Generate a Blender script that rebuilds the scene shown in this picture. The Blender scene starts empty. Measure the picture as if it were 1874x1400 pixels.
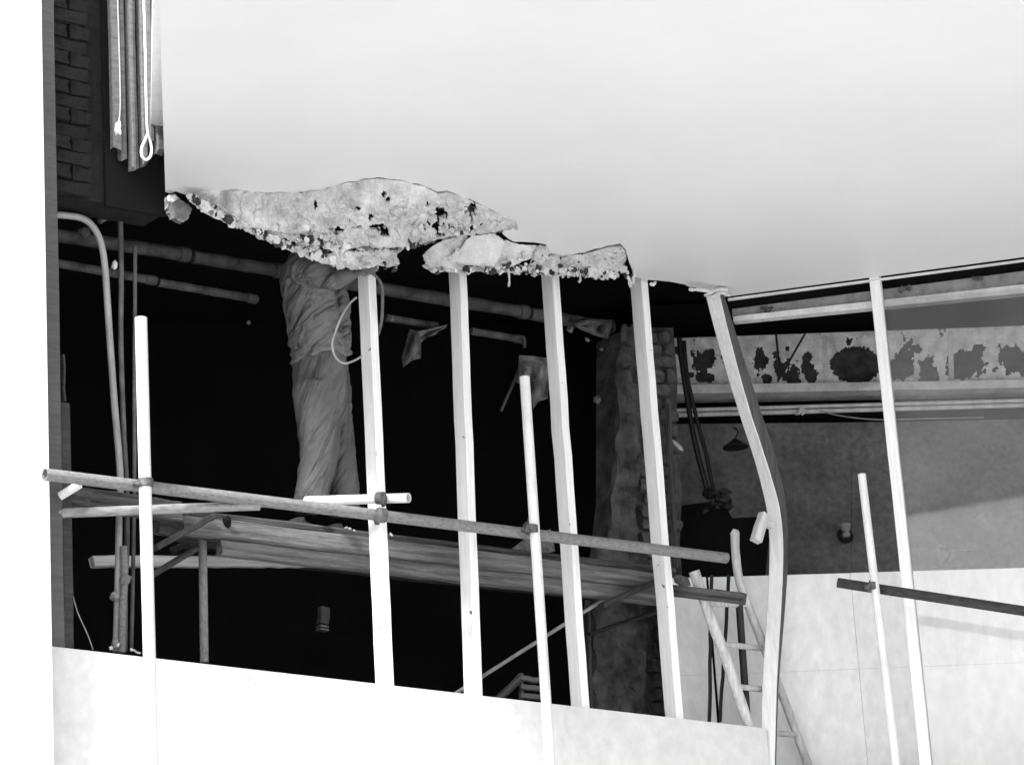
import bpy, bmesh, math, random
from mathutils import Vector as V, Matrix as M, noise
R = math.radians
rnd = random.Random(7)
sc = bpy.context.scene
col = sc.collection

# ------------------------------------------------------------------ camera, sky, sun, exposure
FPX, PITCH, ROLL = 5800.0, 17.0, -3.5
EYE = V((0, 0, 1.6))
CR = M.Rotation(R(90 + PITCH), 3, 'X') @ M.Rotation(R(ROLL), 3, 'Z')
cd = bpy.data.cameras.new('camera'); cam = bpy.data.objects.new('camera', cd); col.objects.link(cam)
cd.sensor_fit = 'HORIZONTAL'; cd.sensor_width = 36.0; cd.lens = FPX / 1874 * 36.0
cd.clip_start = 0.1; cd.clip_end = 3000
cam.matrix_world = M.Translation(EYE) @ CR.to_4x4()
sc.camera = cam

SUN_EL, SUN_AZ = 45.0, -36.0            # azimuth of the sun seen from the building front: from the left behind the camera
sdir = V((math.sin(R(SUN_AZ)) * math.cos(R(SUN_EL)), -math.cos(R(SUN_AZ)) * math.cos(R(SUN_EL)), math.sin(R(SUN_EL))))
w = bpy.data.worlds.new('World'); sc.world = w; w.use_nodes = True
nt = w.node_tree; bg = nt.nodes['Background']
sky = nt.nodes.new('ShaderNodeTexSky'); sky.sky_type = 'NISHITA'; sky.sun_disc = False
sky.sun_elevation = R(SUN_EL); sky.sun_rotation = math.atan2(sdir.x, sdir.y)
sky.air_density = 1.0; sky.dust_density = 3.0
bw = nt.nodes.new('ShaderNodeRGBToBW')   # black-and-white film
nt.links.new(sky.outputs[0], bw.inputs[0]); nt.links.new(bw.outputs[0], bg.inputs[0]); bg.inputs[1].default_value = 0.13
sl = bpy.data.lights.new('sun', 'SUN'); sl.energy = 2.6; sl.angle = R(8); sl.color = (1, 1, 1)
so = bpy.data.objects.new('sun', sl); col.objects.link(so); so.location = (-20, -25, 30)
so.rotation_euler = (-sdir).to_track_quat('-Z', 'Y').to_euler()
sc.view_settings.view_transform = 'Standard'; sc.view_settings.look = 'None'
sc.view_settings.exposure = 1.7; sc.view_settings.gamma = 1.0

# ------------------------------------------------------------------ survey: sight lines to the planes of the building
TH = R(37.0); TH2 = R(-13.0); TH3 = R(6.5)
def ray(x, y): return CR @ V((x - 937, -(y - 700), -FPX))
def hit(x, y, p, n):
    d = ray(x, y); return EYE + d * (n.dot(p - EYE) / n.dot(d))
P0 = EYE + ray(685, 850) * (15.7 / FPX)
A1 = V((math.cos(TH), math.sin(TH), 0)); N1 = V((-math.sin(TH), math.cos(TH), 0))       # along the shopfront, and inward
A2 = V((math.cos(TH2), math.sin(TH2), 0)); N2 = V((-math.sin(TH2), math.cos(TH2), 0))
A3 = V((math.cos(TH3), math.sin(TH3), 0)); N3 = V((-math.sin(TH3), math.cos(TH3), 0))
def F1(x, y, off=0.0): return hit(x, y, P0 + N1 * off, N1)
K = F1(1330, 546)                                                                       # the re-entrant corner
HZ = 7.08
def F2(x, y, off=0.0): return hit(x, y, K + N2 * off, N2)
def F3(x, y, off=0.0): return hit(x, y, K + N3 * off, N3)
def FZ(x, y, z=HZ): return hit(x, y, V((0, 0, z)), V((0, 0, 1)))
UP = V((0, 0, 1))
LA, LB = F1(90, 1182, -.02), F1(840, 1268, -.02)      # the fascia top falls slightly to the right
def LZ(u): return LA.z + (LB.z - LA.z) * (u - (LA - K).dot(A1)) / (LB - LA).dot(A1)
LEDGE = LZ(0); LOW = LEDGE - .34                       # sill of the left front, and the lower sill of the right front

# ------------------------------------------------------------------ helpers
def tag(o, label=None, cat=None, group=None, kind=None):
    if label: o['label'] = label
    if cat: o['category'] = cat
    if group: o['group'] = group
    if kind: o['kind'] = kind
    return o
def thing(name, loc, label, cat, group=None):
    o = bpy.data.objects.new(name, None); col.objects.link(o); o.location = loc; o.empty_display_size = 0.1
    return tag(o, label, cat, group)
def link(name, me, mat, parent=None, mw=None, smooth=False):
    o = bpy.data.objects.new(name, me); col.objects.link(o)
    if mat: me.materials.append(mat)
    if smooth:
        for p in me.polygons: p.use_smooth = True
    mw = mw or M.Identity(4)
    if parent is not None:
        o.parent = parent
        q = parent; inv = M.Identity(4)
        # roots are pure translations; part parents store their own world matrix
        o.matrix_parent_inverse = WM.get(parent.name, M.Translation(parent.location)).inverted()
    o.matrix_basis = mw
    WM[o.name] = mw
    return o
WM = {}
def pyd(verts, faces):
    me = bpy.data.meshes.new('m'); me.from_pydata([tuple(v) for v in verts], [], faces); me.update(); return me
def fixn(me):
    bm = bmesh.new(); bm.from_mesh(me); bmesh.ops.recalc_face_normals(bm, faces=bm.faces); bm.to_mesh(me); bm.free(); return me
def frame(A, B, up):
    x = (B - A).normalized(); y = up.cross(x)
    if y.length < 1e-4: y = V((0, 1, 0)).cross(x)
    y.normalize(); z = x.cross(y)
    return M((x, y, z)).transposed().to_4x4(), (B - A).length
def beam(name, A, B, wd, ht, mat, parent=None, up=UP, n=10, ch=0.006, jit=0.0015, ragged=0.0, sag=0.0):
    """sawn timber or bar from A to B: wd across (local y), ht along local z, chamfered arrises, slightly uneven"""
    fr, L = frame(A, B, up); vs = []; fs = []
    a, b = wd / 2, ht / 2; c = min(ch, a * .45, b * .45)
    sec = [(a - c, -b), (a, -b + c), (a, b - c), (a - c, b), (-a + c, b), (-a, b - c), (-a, -b + c), (-a + c, -b)]
    for i in range(n + 1):
        t = i / n
        ox, oz = rnd.gauss(0, jit), rnd.gauss(0, jit) - sag * math.sin(math.pi * t)
        for k, (y, z) in enumerate(sec):
            xx = L * t
            if ragged and i in (0, n): xx += rnd.uniform(-ragged, ragged)
            vs.append((xx, y + ox, z + oz))
    for i in range(n):
        for k in range(8):
            k2 = (k + 1) % 8
            fs.append((i * 8 + k, i * 8 + k2, (i + 1) * 8 + k2, (i + 1) * 8 + k))
    fs.append(tuple(range(7, -1, -1))); fs.append(tuple(n * 8 + k for k in range(8)))
    fr.translation = A
    return link(name, fixn(pyd(vs, fs)), mat, parent, fr)
def path(pts, sub=6):
    out = []
    n = len(pts)
    for i in range(n - 1):
        p0 = pts[max(i - 1, 0)]; p1 = pts[i]; p2 = pts[i + 1]; p3 = pts[min(i + 2, n - 1)]
        for j in range(sub):
            t = j / sub
            out.append(0.5 * ((2 * p1) + (p2 - p0) * t + (2 * p0 - 5 * p1 + 4 * p2 - p3) * t * t + (3 * p1 - p0 - 3 * p2 + p3) * t ** 3))
    out.append(pts[-1].copy()); return out
def tube_me(pts, r, seg=14, bore=0.0, wob=0.0):
    vs = []; fs = []; n = len(pts)
    ref = None
    for i, p in enumerate(pts):
        t = (pts[min(i + 1, n - 1)] - pts[max(i - 1, 0)]).normalized()
        if ref is None:
            ref = t.cross(V((.31, .9, .2))).normalized()
        u = (ref - t * ref.dot(t)).normalized(); ref = u; v = t.cross(u)
        rr = (r[i] if isinstance(r, (list, tuple)) else r) * (1 + rnd.uniform(-wob, wob))
        for k in range(seg):
            a = 2 * math.pi * k / seg
            vs.append(p + (u * math.cos(a) + v * math.sin(a)) * rr)
    for i in range(n - 1):
        for k in range(seg):
            fs.append((i * seg + k, i * seg + (k + 1) % seg, (i + 1) * seg + (k + 1) % seg, (i + 1) * seg + k))
    for e, i, s in ((0, 0, -1), (1, n - 1, 1)):
        t = (pts[1] - pts[0]).normalized() if e == 0 else (pts[-1] - pts[-2]).normalized()
        c0 = i * seg
        if bore:
            rr = (r[i] if isinstance(r, (list, tuple)) else r)
            b0 = len(vs)
            for k in range(seg): vs.append(pts[i] + (vs[c0 + k] - pts[i]) * bore)
            b1 = len(vs)
            for k in range(seg): vs.append(vs[b0 + k] - t * s * rr * 5)
            for k in range(seg):
                k2 = (k + 1) % seg
                fs.append((c0 + k, c0 + k2, b0 + k2, b0 + k)); fs.append((b0 + k, b0 + k2, b1 + k2, b1 + k))
            fs.append(tuple(b1 + k for k in range(seg)))
        else: fs.append(tuple(c0 + k for k in range(seg)))
    return fixn(pyd(vs, fs))
def tube(name, pts, r, mat, parent=None, seg=14, bore=0.0, curve=0, wob=0.0):
    """round bar; straight ones are built along local x so their grain and streaks follow the length"""
    if curve: pts = path(pts, curve)
    if len(pts) == 2:
        A, B = pts; n = 12; fr, L = frame(A, B, UP if abs((B - A).normalized().z) < .9 else V((0, 1, 0))); fr.translation = A
        me = tube_me([V((L * i / n, 0, 0)) for i in range(n + 1)], r, seg, bore, wob)
        o = link(name, me, mat, parent, fr)
    else:
        o = link(name, tube_me(pts, r, seg, bore, wob), mat, parent)
    for p in o.data.polygons: p.use_smooth = len(p.vertices) == 4
    o.data.set_sharp_from_angle(angle=R(50))
    return o
def slab(name, poly, vec, mat, parent=None):
    """flat piece: outline poly (3-D points) given a real thickness along vec"""
    n = len(poly); vs = list(poly) + [p + vec for p in poly]
    fs = [tuple(range(n)), tuple(range(2 * n - 1, n - 1, -1))] + [(i, (i + 1) % n, n + (i + 1) % n, n + i) for i in range(n)]
    return link(name, fixn(pyd(vs, fs)), mat, parent)
def lump(bm, c, r, sq=(1, 1, 1), jag=.35, sub=1):
    res = bmesh.ops.create_icosphere(bm, subdivisions=sub, radius=1)
    off = V((rnd.random() * 50, rnd.random() * 50, rnd.random() * 50))
    rot = M.Rotation(rnd.uniform(0, 6.3), 3, V((rnd.random(), rnd.random(), rnd.random() + .1)))
    for v in res['verts']:
        k = 1 + jag * (noise.noise(v.co * 1.7 + off)) * 1.6
        p = rot @ V((v.co.x * sq[0], v.co.y * sq[1], v.co.z * sq[2]))
        v.co = c + p * r * k
def bm_link(name, bm, mat, parent=None, smooth=False):
    me = bpy.data.meshes.new('m'); bm.to_mesh(me); bm.free(); return link(name, me, mat, parent, smooth=smooth)

# ------------------------------------------------------------------ materials (all neutral: the picture is black and white)
def mat(name, v, var=.25, scale=6, rough=.7, bump=.15, grain=None, spots=None, spec=.3, metal=0, bscale=None, fine=.1, spotscale=9, sg=False):
    """v grey value; var relative variation; grain=(sx,sy,sz) stretch of the noise; spots=(value, amount) worn or dirty patches"""
    m = bpy.data.materials.new(name); m.use_nodes = True; t = m.node_tree; N = t.nodes; Lk = t.links
    b = N['Principled BSDF']; b.inputs['Roughness'].default_value = rough; b.inputs['Metallic'].default_value = metal
    b.inputs['Specular IOR Level'].default_value = spec
    tc = N.new('ShaderNodeTexCoord'); mp = N.new('ShaderNodeMapping'); Lk.new(tc.outputs['Object'], mp.inputs[0])
    if grain: mp.inputs['Scale'].default_value = grain
    def nz(sc_, det, src=mp):
        n = N.new('ShaderNodeTexNoise'); n.inputs['Scale'].default_value = sc_; n.inputs['Detail'].default_value = det
        n.inputs['Roughness'].default_value = .62; Lk.new(src.outputs[0 if src is mp else 'Object'], n.inputs['Vector']); return n
    n1 = nz(scale, 8); n2 = nz(scale * 9, 3)
    def rng(src, a, bb, c, d):
        q = N.new('ShaderNodeMapRange'); Lk.new(src, q.inputs[0])
        for i, x in enumerate((a, bb, c, d)): q.inputs[i + 1].default_value = x
        return q
    r1 = rng(n1.outputs[0], .33, .67, v * (1 - var), v * (1 + var)); r2 = rng(n2.outputs[0], .25, .75, 1 - fine, 1 + fine)
    mu = N.new('ShaderNodeMath'); mu.operation = 'MULTIPLY'; Lk.new(r1.outputs[0], mu.inputs[0]); Lk.new(r2.outputs[0], mu.inputs[1])
    out = mu.outputs[0]
    if spots:
        n3 = nz(spotscale, 7, mp if sg else tc); st = rng(n3.outputs[0], .5 + .28 * (1 - spots[1]) - .03, .5 + .28 * (1 - spots[1]) + .03, 0, 1)
        mx = N.new('ShaderNodeMix'); mx.data_type = 'FLOAT'; Lk.new(st.outputs[0], mx.inputs[0]); Lk.new(out, mx.inputs[2]); mx.inputs[3].default_value = spots[0]
        out = mx.outputs[0]
    cb = N.new('ShaderNodeCombineColor')
    for i in range(3): Lk.new(out, cb.inputs[i])
    Lk.new(cb.outputs[0], b.inputs['Base Color'])
    if bump:
        bp = N.new('ShaderNodeBump'); bp.inputs['Strength'].default_value = bump; bp.inputs['Distance'].default_value = .02
        n4 = nz((bscale or scale) * 3, 8); Lk.new(n4.outputs[0], bp.inputs['Height']); Lk.new(bp.outputs[0], b.inputs['Normal'])
    return m
G = (1.0, 14, 14)
m_new = mat('new_sawn_timber', .80, .10, 4, .6, .12, (.9, 16, 16), fine=.06, spots=(.5, .03), spotscale=7)
m_bent = mat('bowed_timber', .66, .12, 4, .6, .06, (16, 16, .9), fine=.05)
m_board = mat('weathered_scaffold_board', .15, .5, 2.6, .9, .9, (.8, 16, 16), spots=(.04, .10), spotscale=2.0, sg=True, fine=.35)
m_board2 = mat('grey_old_timber', .08, .75, 2.6, .9, .8, (.8, 20, 20), spots=(.025, .15), spotscale=2.2, sg=True, fine=.35)
m_pale = mat('pale_board', .55, .2, 3, .7, .2, G, spots=(.2, .12))
m_pole = mat('white_painted_tube', .66, .12, 3, .5, .15, (2, 8, 8), spots=(.28, .16), spotscale=14)
m_tube = mat('weathered_steel_tube', .24, .3, 9, .65, .8, (4, 8, 8), spots=(.13, .14), spotscale=28, spec=.4, fine=.3)
m_rust = mat('rusty_dark_tube', .035, .5, 8, .7, .5, (3, 8, 8))
m_tube2 = mat('scaffold_tube_pale', .25, .35, 6, .55, .2, (2.5, 8, 8), spots=(.2, .1), spotscale=20)
m_clamp = mat('coupler_steel', .075, .5, 30, .5, .3, spec=.5)
m_soffit = mat('gloss_painted_soffit', .635, .03, .9, .45, .02, spec=.3, fine=.006)
m_edge = mat('broken_plaster_edge', .62, .3, 25, .9, .5)
m_plaster = mat('torn_plaster', .60, .30, 10, .95, 1.0, spots=(.07, .24), bscale=18, spotscale=34)
m_plaster2 = mat('smooth_plaster_back', .60, .14, 9, .9, .4, spots=(.25, .12), spotscale=22)
m_crumb = mat('plaster_crumbs', .45, .75, 40, .9, .5)
m_render = mat('white_rendered_fascia', .58, .07, 1.6, .75, .12, spots=(.5, .05), spotscale=3)
m_pier = mat('pale_render', .7, .10, 1.5, .85, .2)
m_brick = mat('sooty_brick', .013, .7, 9, .95, 1.0, bscale=16, spots=(.05, .10), spotscale=24)
m_mortar = mat('sooty_mortar', .012, .4, 12, .95, .6)
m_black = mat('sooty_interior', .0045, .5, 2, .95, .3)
m_pipe = mat('lagged_pipe', .085, .55, 9, .9, .6, spots=(.02, .12))
m_cond = mat('grey_conduit', .30, .25, 6, .5, .15, (2, 2, .8), spec=.5)
m_dpipe = mat('dark_conduit', .11, .4, 8, .6, .2)
m_flute = mat('grey_boarding', .15, .3, 4, .8, .2, (12, 12, .8), spots=(.08, .1))
m_cord = mat('white_cord', .8, .05, 20, .7, 0)
m_cable = mat('black_cable', .012, .3, 20, .5, 0)
m_gcable = mat('grey_cable', .35, .2, 20, .5, 0)
m_post = mat('grey_frame_paint', .085, .2, 5, .6, .15, (10, 10, .8))
m_post2 = mat('grey_frame_paint_dark', .045, .4, 6, .7, .2, (10, 10, .8))
m_stone = mat('rubble_pier_stone', .085, .6, 8, .95, .8, spots=(.02, .14), bscale=11)
m_beam = mat('flaked_distemper', .78, .3, 12, .95, .7, spots=(.12, .17), spotscale=16)
m_bare = mat('bare_dark_patch', .04, .5, 14, .9, .5)
m_wall = mat('dark_painted_wall', .15, .28, 3, .85, .35, spots=(.2, .06), fine=.35)
m_panel = mat('white_board_partition', .85, .08, 2.2, .7, .05, (1, 1, .5), spots=(.6, .08), spotscale=4)
m_track = mat('steel_head_track', .24, .35, 10, .5, .2, spec=.5)
m_flange = mat('pale_track_flange', .6, .15, 10, .5, .1)
m_rail = mat('pale_conduit_rail', .65, .25, 8, .6, .1)
m_rag = mat('hanging_rag', .16, .6, 12, .95, .5)
m_shirt = mat('work_shirt', .20, .10, 14, .95, .25, fine=.1, bscale=30)
m_trs = mat('work_trousers', .125, .16, 10, .95, .25, fine=.12, bscale=30)
def folds(m, rot, sc_, dist, seed):
    t = m.node_tree; N = t.nodes; b = N['Principled BSDF']
    tc = N.new('ShaderNodeTexCoord'); m1 = N.new('ShaderNodeMapping'); m2 = N.new('ShaderNodeMapping')
    m1.inputs['Rotation'].default_value = rot; m2.inputs['Scale'].default_value = sc_; m1.inputs['Location'].default_value = (seed, seed, seed)
    n = N.new('ShaderNodeTexNoise'); n.inputs['Scale'].default_value = 1.0; n.inputs['Detail'].default_value = 3; n.inputs['Roughness'].default_value = .45; n.inputs['Distortion'].default_value = .5
    t.links.new(tc.outputs['Object'], m1.inputs[0]); t.links.new(m1.outputs[0], m2.inputs[0]); t.links.new(m2.outputs[0], n.inputs['Vector'])
    bp = N.new('ShaderNodeBump'); bp.inputs['Strength'].default_value = 1.0; bp.inputs['Distance'].default_value = dist
    old = b.inputs['Normal'].links[0].from_socket; t.links.new(n.outputs[0], bp.inputs['Height']); t.links.new(old, bp.inputs['Normal']); t.links.new(bp.outputs[0], b.inputs['Normal'])
folds(m_shirt, (0, R(38), 0), (3.4, 7, 12), .11, 1.3)
folds(m_trs, (0, R(62), 0), (2.4, 6, 11), .11, 4.1)
m_skin = mat('skin', .20, .1, 20, .6, .05)
m_hair = mat('dark_hair', .02, .4, 40, .7, .4)
m_shoe = mat('worn_shoe', .09, .4, 12, .7, .2)
m_dark = mat('dark_metal', .02, .4, 10, .5, .1)
m_ladder = mat('old_ladder_pole', .50, .28, 6, .75, .3, (10, 10, 1), spots=(.25, .14), spotscale=16)
m_conc = mat('pavement_concrete', .45, .15, .6, .9, .1)
m_road = mat('asphalt', .10, .2, 3, .95, .2)
m_cup = mat('pale_lamp', .35, .2, 10, .5, 0)
m_nail = mat('nail_steel', .06, .2, 10, .4, 0)
m_glass = bpy.data.materials.new('dusty_glass'); m_glass.use_nodes = True
t = m_glass.node_tree; t.nodes.remove(t.nodes['Principled BSDF']); Nn = t.nodes
tr = Nn.new('ShaderNodeBsdfTransparent'); df = Nn.new('ShaderNodeBsdfDiffuse'); gl = Nn.new('ShaderNodeBsdfGlossy')
df.inputs[0].default_value = (.6, .6, .6, 1); gl.inputs[1].default_value = .04
nz = Nn.new('ShaderNodeTexNoise'); nz.inputs['Scale'].default_value = 3.5; nz.inputs['Detail'].default_value = 8
tcx = Nn.new('ShaderNodeTexCoord'); t.links.new(tcx.outputs['Object'], nz.inputs[0])
mr = Nn.new('ShaderNodeMapRange'); mr.inputs[1].default_value = .3; mr.inputs[2].default_value = .75; mr.inputs[3].default_value = .03; mr.inputs[4].default_value = .085
t.links.new(nz.outputs[0], mr.inputs[0])
mx = Nn.new('ShaderNodeMixShader'); t.links.new(mr.outputs[0], mx.inputs[0]); t.links.new(tr.outputs[0], mx.inputs[1]); t.links.new(df.outputs[0], mx.inputs[2])
fz = Nn.new('ShaderNodeFresnel'); fz.inputs[0].default_value = 1.45
mx2 = Nn.new('ShaderNodeMixShader'); t.links.new(fz.outputs[0], mx2.inputs[0]); t.links.new(mx.outputs[0], mx2.inputs[1]); t.links.new(gl.outputs[0], mx2.inputs[2])
t.links.new(mx2.outputs[0], Nn['Material Output'].inputs[0])

# ------------------------------------------------------------------ ground and street
def sheet(name, x0, x1, y0, y1, z, m):
    o = link(name, pyd([(x0, y0, z), (x1, y0, z), (x1, y1, z), (x0, y1, z)], [(0, 1, 2, 3)]), m); o['kind'] = 'structure'; return o
sheet('ground', -1500, 1500, -1500, 1500, -.13, m_conc)
sheet('road', -200, 200, -13, -1.5, -.126, m_road)
pv = slab('pavement', [V((-60, -1.5, -.126)), V((60, -1.5, -.126)), V((60, 20, -.126)), V((-60, 20, -.126))], V((0, 0, .126)), m_conc); pv['kind'] = 'structure'

# ------------------------------------------------------------------ the building shell
def at1(u, off, z): p = K + A1 * u + N1 * off; return V((p.x, p.y, z))       # along the left shopfront, u < 0 to the left of the corner
def at2(u, off, z): p = K + A2 * u + N2 * off; return V((p.x, p.y, z))
TOPZ, CEIL = 10.0, 7.75
U0 = (F1(87, 700, -.12) - K).dot(A1)           # right edge of the pale pier
bld = thing('building', at1(-2, 1.5, 0), 'gutted dark building with an open first floor shopfront behind bare studs', 'building')
# fascia under the opening
slab('fascia', [at1(-8, -.02, LZ(-8)), at1(.01, -.02, LZ(0)), at1(.01, -.02, 3.3), at1(-8, -.02, 3.3)], N1 * .25, m_render, bld)
slab('fascia', [at2(-.004, -.02, LOW), at2(8, -.02, LOW), at2(8, -.02, 3.3), at2(-.004, -.02, 3.3)], N2 * .25, m_render, bld)
slab('wall', [at1(-8, .06, 3.296), at1(0, .06, 3.296), at1(0, .06, -.1), at1(-8, .06, -.1)], N1 * .2, m_pier, bld)
slab('wall', [at2(0, .06, 3.296), at2(8, .06, 3.296), at2(8, .06, -.1), at2(0, .06, -.1)], N2 * .2, m_pier, bld)
# interior: floor, ceiling, back and end walls
foot = [at1(-8, .02, 0), at1(-.0, .02, 0), at2(8, .02, 0), at2(8, 6.5, 0), at1(-8, 6.5, 0)]
def lvl(z): return [V((p.x, p.y, z)) for p in foot]
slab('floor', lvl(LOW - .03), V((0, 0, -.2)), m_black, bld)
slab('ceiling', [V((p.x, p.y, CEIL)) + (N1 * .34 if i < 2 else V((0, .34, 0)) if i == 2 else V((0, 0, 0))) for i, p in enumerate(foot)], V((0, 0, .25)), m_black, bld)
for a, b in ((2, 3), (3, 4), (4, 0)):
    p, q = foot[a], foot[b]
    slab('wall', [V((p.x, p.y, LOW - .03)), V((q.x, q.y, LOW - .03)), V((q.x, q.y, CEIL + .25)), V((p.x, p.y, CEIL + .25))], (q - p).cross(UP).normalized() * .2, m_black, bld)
# upper storey front above the canopy
UL = (F1(300, 345) - K).dot(A1)
slab('upper_wall', [at1(UL + .05, .12, 7.5), at1(0, .12, 7.5), at1(0, .12, TOPZ), at1(UL + .05, .12, TOPZ)], N1 * .2, m_pier, bld)
slab('upper_wall', [at2(0, .12, 7.5), at2(8, .12, 7.5), at2(8, .12, TOPZ), at2(0, .12, TOPZ)], N2 * .2, m_pier, bld)

# pale pier at the far left
pr = thing('pier', at1(U0 - .6, -.1, 0), 'pale rendered pier at the far left edge of the shopfront', 'pier')
slab('shaft', [at1(U0 - 1.6, -.12, -.1), at1(U0, -.12, -.1), at1(U0, -.12, TOPZ), at1(U0 - 1.6, -.12, TOPZ)], N1 * .4, m_pier, pr)

# sooty brick wall over the opening, top left: real bricks on a mortar bed
bw_ = thing('brick_wall', F1(150, 375, .1), 'sooty brick wall above the opening at the top left', 'wall')
uA, uB = (F1(84, 300, .15) - K).dot(A1), (F1(302, 300, .135) - K).dot(A1)
zb = F1(200, 374, .16).z
slab('mortar_bed', [at1(uA, .16, zb), at1(uB, .16, zb), at1(uB, .16, TOPZ), at1(uA, .16, TOPZ)], N1 * .2, m_mortar, bw_)
uW = (F1(190, 300, .15) - K).dot(A1)
bmesh_cache = []
for q in range(3):
    bm = bmesh.new(); bmesh.ops.create_cube(bm, size=1)
    bmesh.ops.subdivide_edges(bm, edges=bm.edges, cuts=2, use_grid_fill=True)
    for v in bm.verts:
        v.co = V((v.co.x * .213, v.co.y * .05, v.co.z * .064))
        v.co += V((noise.noise(v.co * 30 + V((q * 9, 0, 0))), noise.noise(v.co * 33 + V((5, q * 7, 0))), noise.noise(v.co * 31 + V((3, 3, q * 5))))) * .012
    me = bpy.data.meshes.new('brick'); bm.to_mesh(me); bm.free(); me.materials.append(m_brick); bmesh_cache.append(me)
rot1 = M((A1, N1, UP)).transposed().to_4x4()
k = 0
z = zb + .04; row = 0
while z < F1(150, -60).z:
    u = uA + .1 - (.11 if row % 2 else 0) + .02
    while u < uW - .03:
        o = bpy.data.objects.new('brick', bmesh_cache[k % 3]); col.objects.link(o); k += 1
        o.parent = bw_; o.matrix_parent_inverse = M.Translation(bw_.location).inverted()
        mw = rot1 @ M.Rotation(rnd.uniform(-.03, .03), 4, 'Y') @ M.Rotation(rnd.uniform(-.06, .06), 4, 'Z'); mw.translation = at1(u, .15 + rnd.uniform(-.012, .012), z)
        if u + .1 > uW: mw.translation = at1(u - .05, .15, z); mw = mw @ M.Diagonal((.5, 1, 1, 1))
        o.matrix_basis = mw
        u += .224
    z += .074; row += 1
# vertical boarding strip to its right with staggered broken lower ends
fl = thing('boarding', F1(250, 300, .1), 'grey vertical boarding strip with broken lower ends beside the soffit', 'boarding')
xs = [203, 222, 236, 246, 256, 268, 280, 299]
ends = [272, 288, 308, 306, 300, 262, 279]
for i in range(7):
    a, b = F1(xs[i] + 1.5, 250, .08), F1(xs[i + 1] - 1.5, 250, .08)
    wdt = (b - a).length; c = (a + b) / 2
    off = .03 if i in (1, 3) else 0.0
    c2 = c + N1 * off
    zl = F1((xs[i] + xs[i + 1]) / 2, ends[i], .08).z
    beam('board', V((c2.x, c2.y, zl)), V((c2.x, c2.y, 8.6)), .05, wdt, m_flute, fl, up=A1, n=10, ch=.012, jit=.001, ragged=.02)
slab('backing_board', [at1(uW + .0, .135, zb - .02), at1(uB, .135, zb - .02), at1(uB, .135, 9), at1(uW, .135, 9)], N1 * .02, m_black, fl)
# cord with a loop, and one with a knot, hanging in front of it
c1 = [F1(262, -40, -.02), F1(266, 100, -.02), F1(267, 155, -.02), F1(268, 200, -.02), F1(270, 240, -.02), F1(273, 254, -.02), F1(277, 268, -.02), F1(276, 285, -.02), F1(268, 293, -.02), F1(260, 287, -.02), F1(259, 272, -.02), F1(265, 258, -.02), F1(270, 246, -.025)]
tag(tube('cord', c1, .0065, m_cord, curve=5, seg=8), 'white cord ending in a loop hanging before the grey boarding', 'cord')
c2 = thing('cord', F1(216, 240, -.01), 'thin pale cord with a white knot left of the looped cord', 'cord')
tube('string', [F1(214, -40, -.01), F1(219, 120, -.01), F1(220, 200, -.01), F1(216, 228, -.01)], .0035, m_gcable, c2, curve=5, seg=6)
bm = bmesh.new(); lump(bm, F1(216, 234, -.01), .022, (.7, .7, 1.6)); lump(bm, F1(219, 240, -.01), .014, (.7, .7, 1.5)); bm_link('knot', bm, m_cord, c2, True)

# ------------------------------------------------------------------ canopy with its white soffit
cn = thing('canopy', FZ(900, 200), 'broad white painted canopy soffit broken along its back edge', 'canopy')
backedge = [(303, 352), (312, 356), (322, 352), (340, 358), (365, 352), (385, 348), (440, 350), (500, 353), (560, 352), (600, 345), (640, 333), (690, 325), (735, 330), (775, 340), (800, 352), (818, 350),
            (832, 353), (860, 365), (900, 385), (930, 398), (945, 401), (930, 410), (920, 428), (940, 443), (985, 445), (1000, 448), (1003, 462), (1030, 468), (1070, 462), (1110, 450),
            (1135, 447), (1146, 458), (1150, 480), (1163, 506), (1180, 513), (1225, 515), (1262, 524), (1290, 530), (1330, 546)]
edge = []
for i in range(len(backedge) - 1):
    (x0, y0), (x1, y1) = backedge[i], backedge[i + 1]
    n = max(1, int(abs(x1 - x0) / 9))
    for j in range(n):
        t_ = j / n
        edge.append((x0 + (x1 - x0) * t_ + rnd.uniform(-1.5, 1.5), y0 + (y1 - y0) * t_ + rnd.uniform(-1.3, 1.3)))
edge3 = [FZ(x, y) for x, y in edge]
Kz = V((K.x, K.y, HZ)); rgt = at2(6.5, 0, HZ)
front_l = FZ(287, -130); front_r = FZ(2300, -130); front_r.y = front_l.y  # unseen front edge pushed further out to keep the sun off the glass
front_r.x = rgt.x + .3
outline = edge3 + [Kz, rgt, V((front_r.x, rgt.y, HZ)), front_r, front_l]
slab('soffit', outline, V((0, 0, .022)), m_soffit, cn)
topo = [V((p.x, p.y, 7.45)) for p in (at1(UL + .0, .11, 0), at1(0, .11, 0), at2(6.6, .11, 0), front_r, front_l)]
slab('canopy_roof', topo, V((0, 0, .06)), m_pier, cn)
slab('fascia_board', [front_l + V((-.02, -.03, -.03)), front_r + V((0, -.03, -.03)), V((front_r.x, front_r.y - .03, 7.52)), V((front_l.x - .02, front_l.y - .03, 7.52))], V((0, .027, 0)), m_render, cn)
bl = V((edge3[0].x, edge3[0].y, HZ))
slab('side_board', [front_l + V((.005, 0, .023)), bl + V((.005, 0, .023)), V((bl.x + .005, bl.y, 7.449)), V((front_l.x + .005, front_l.y, 7.449))], V((.026, 0, 0)), m_render, cn)
for x, y in ((1040, 302), (1062, 300)):   # two fixing scars in the paint
    bm = bmesh.new(); lump(bm, FZ(x, y) + V((0, 0, .004)), .016, (.5, 1.1, .4), .3); bm_link('fixing', bm, m_plaster2, cn)

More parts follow.
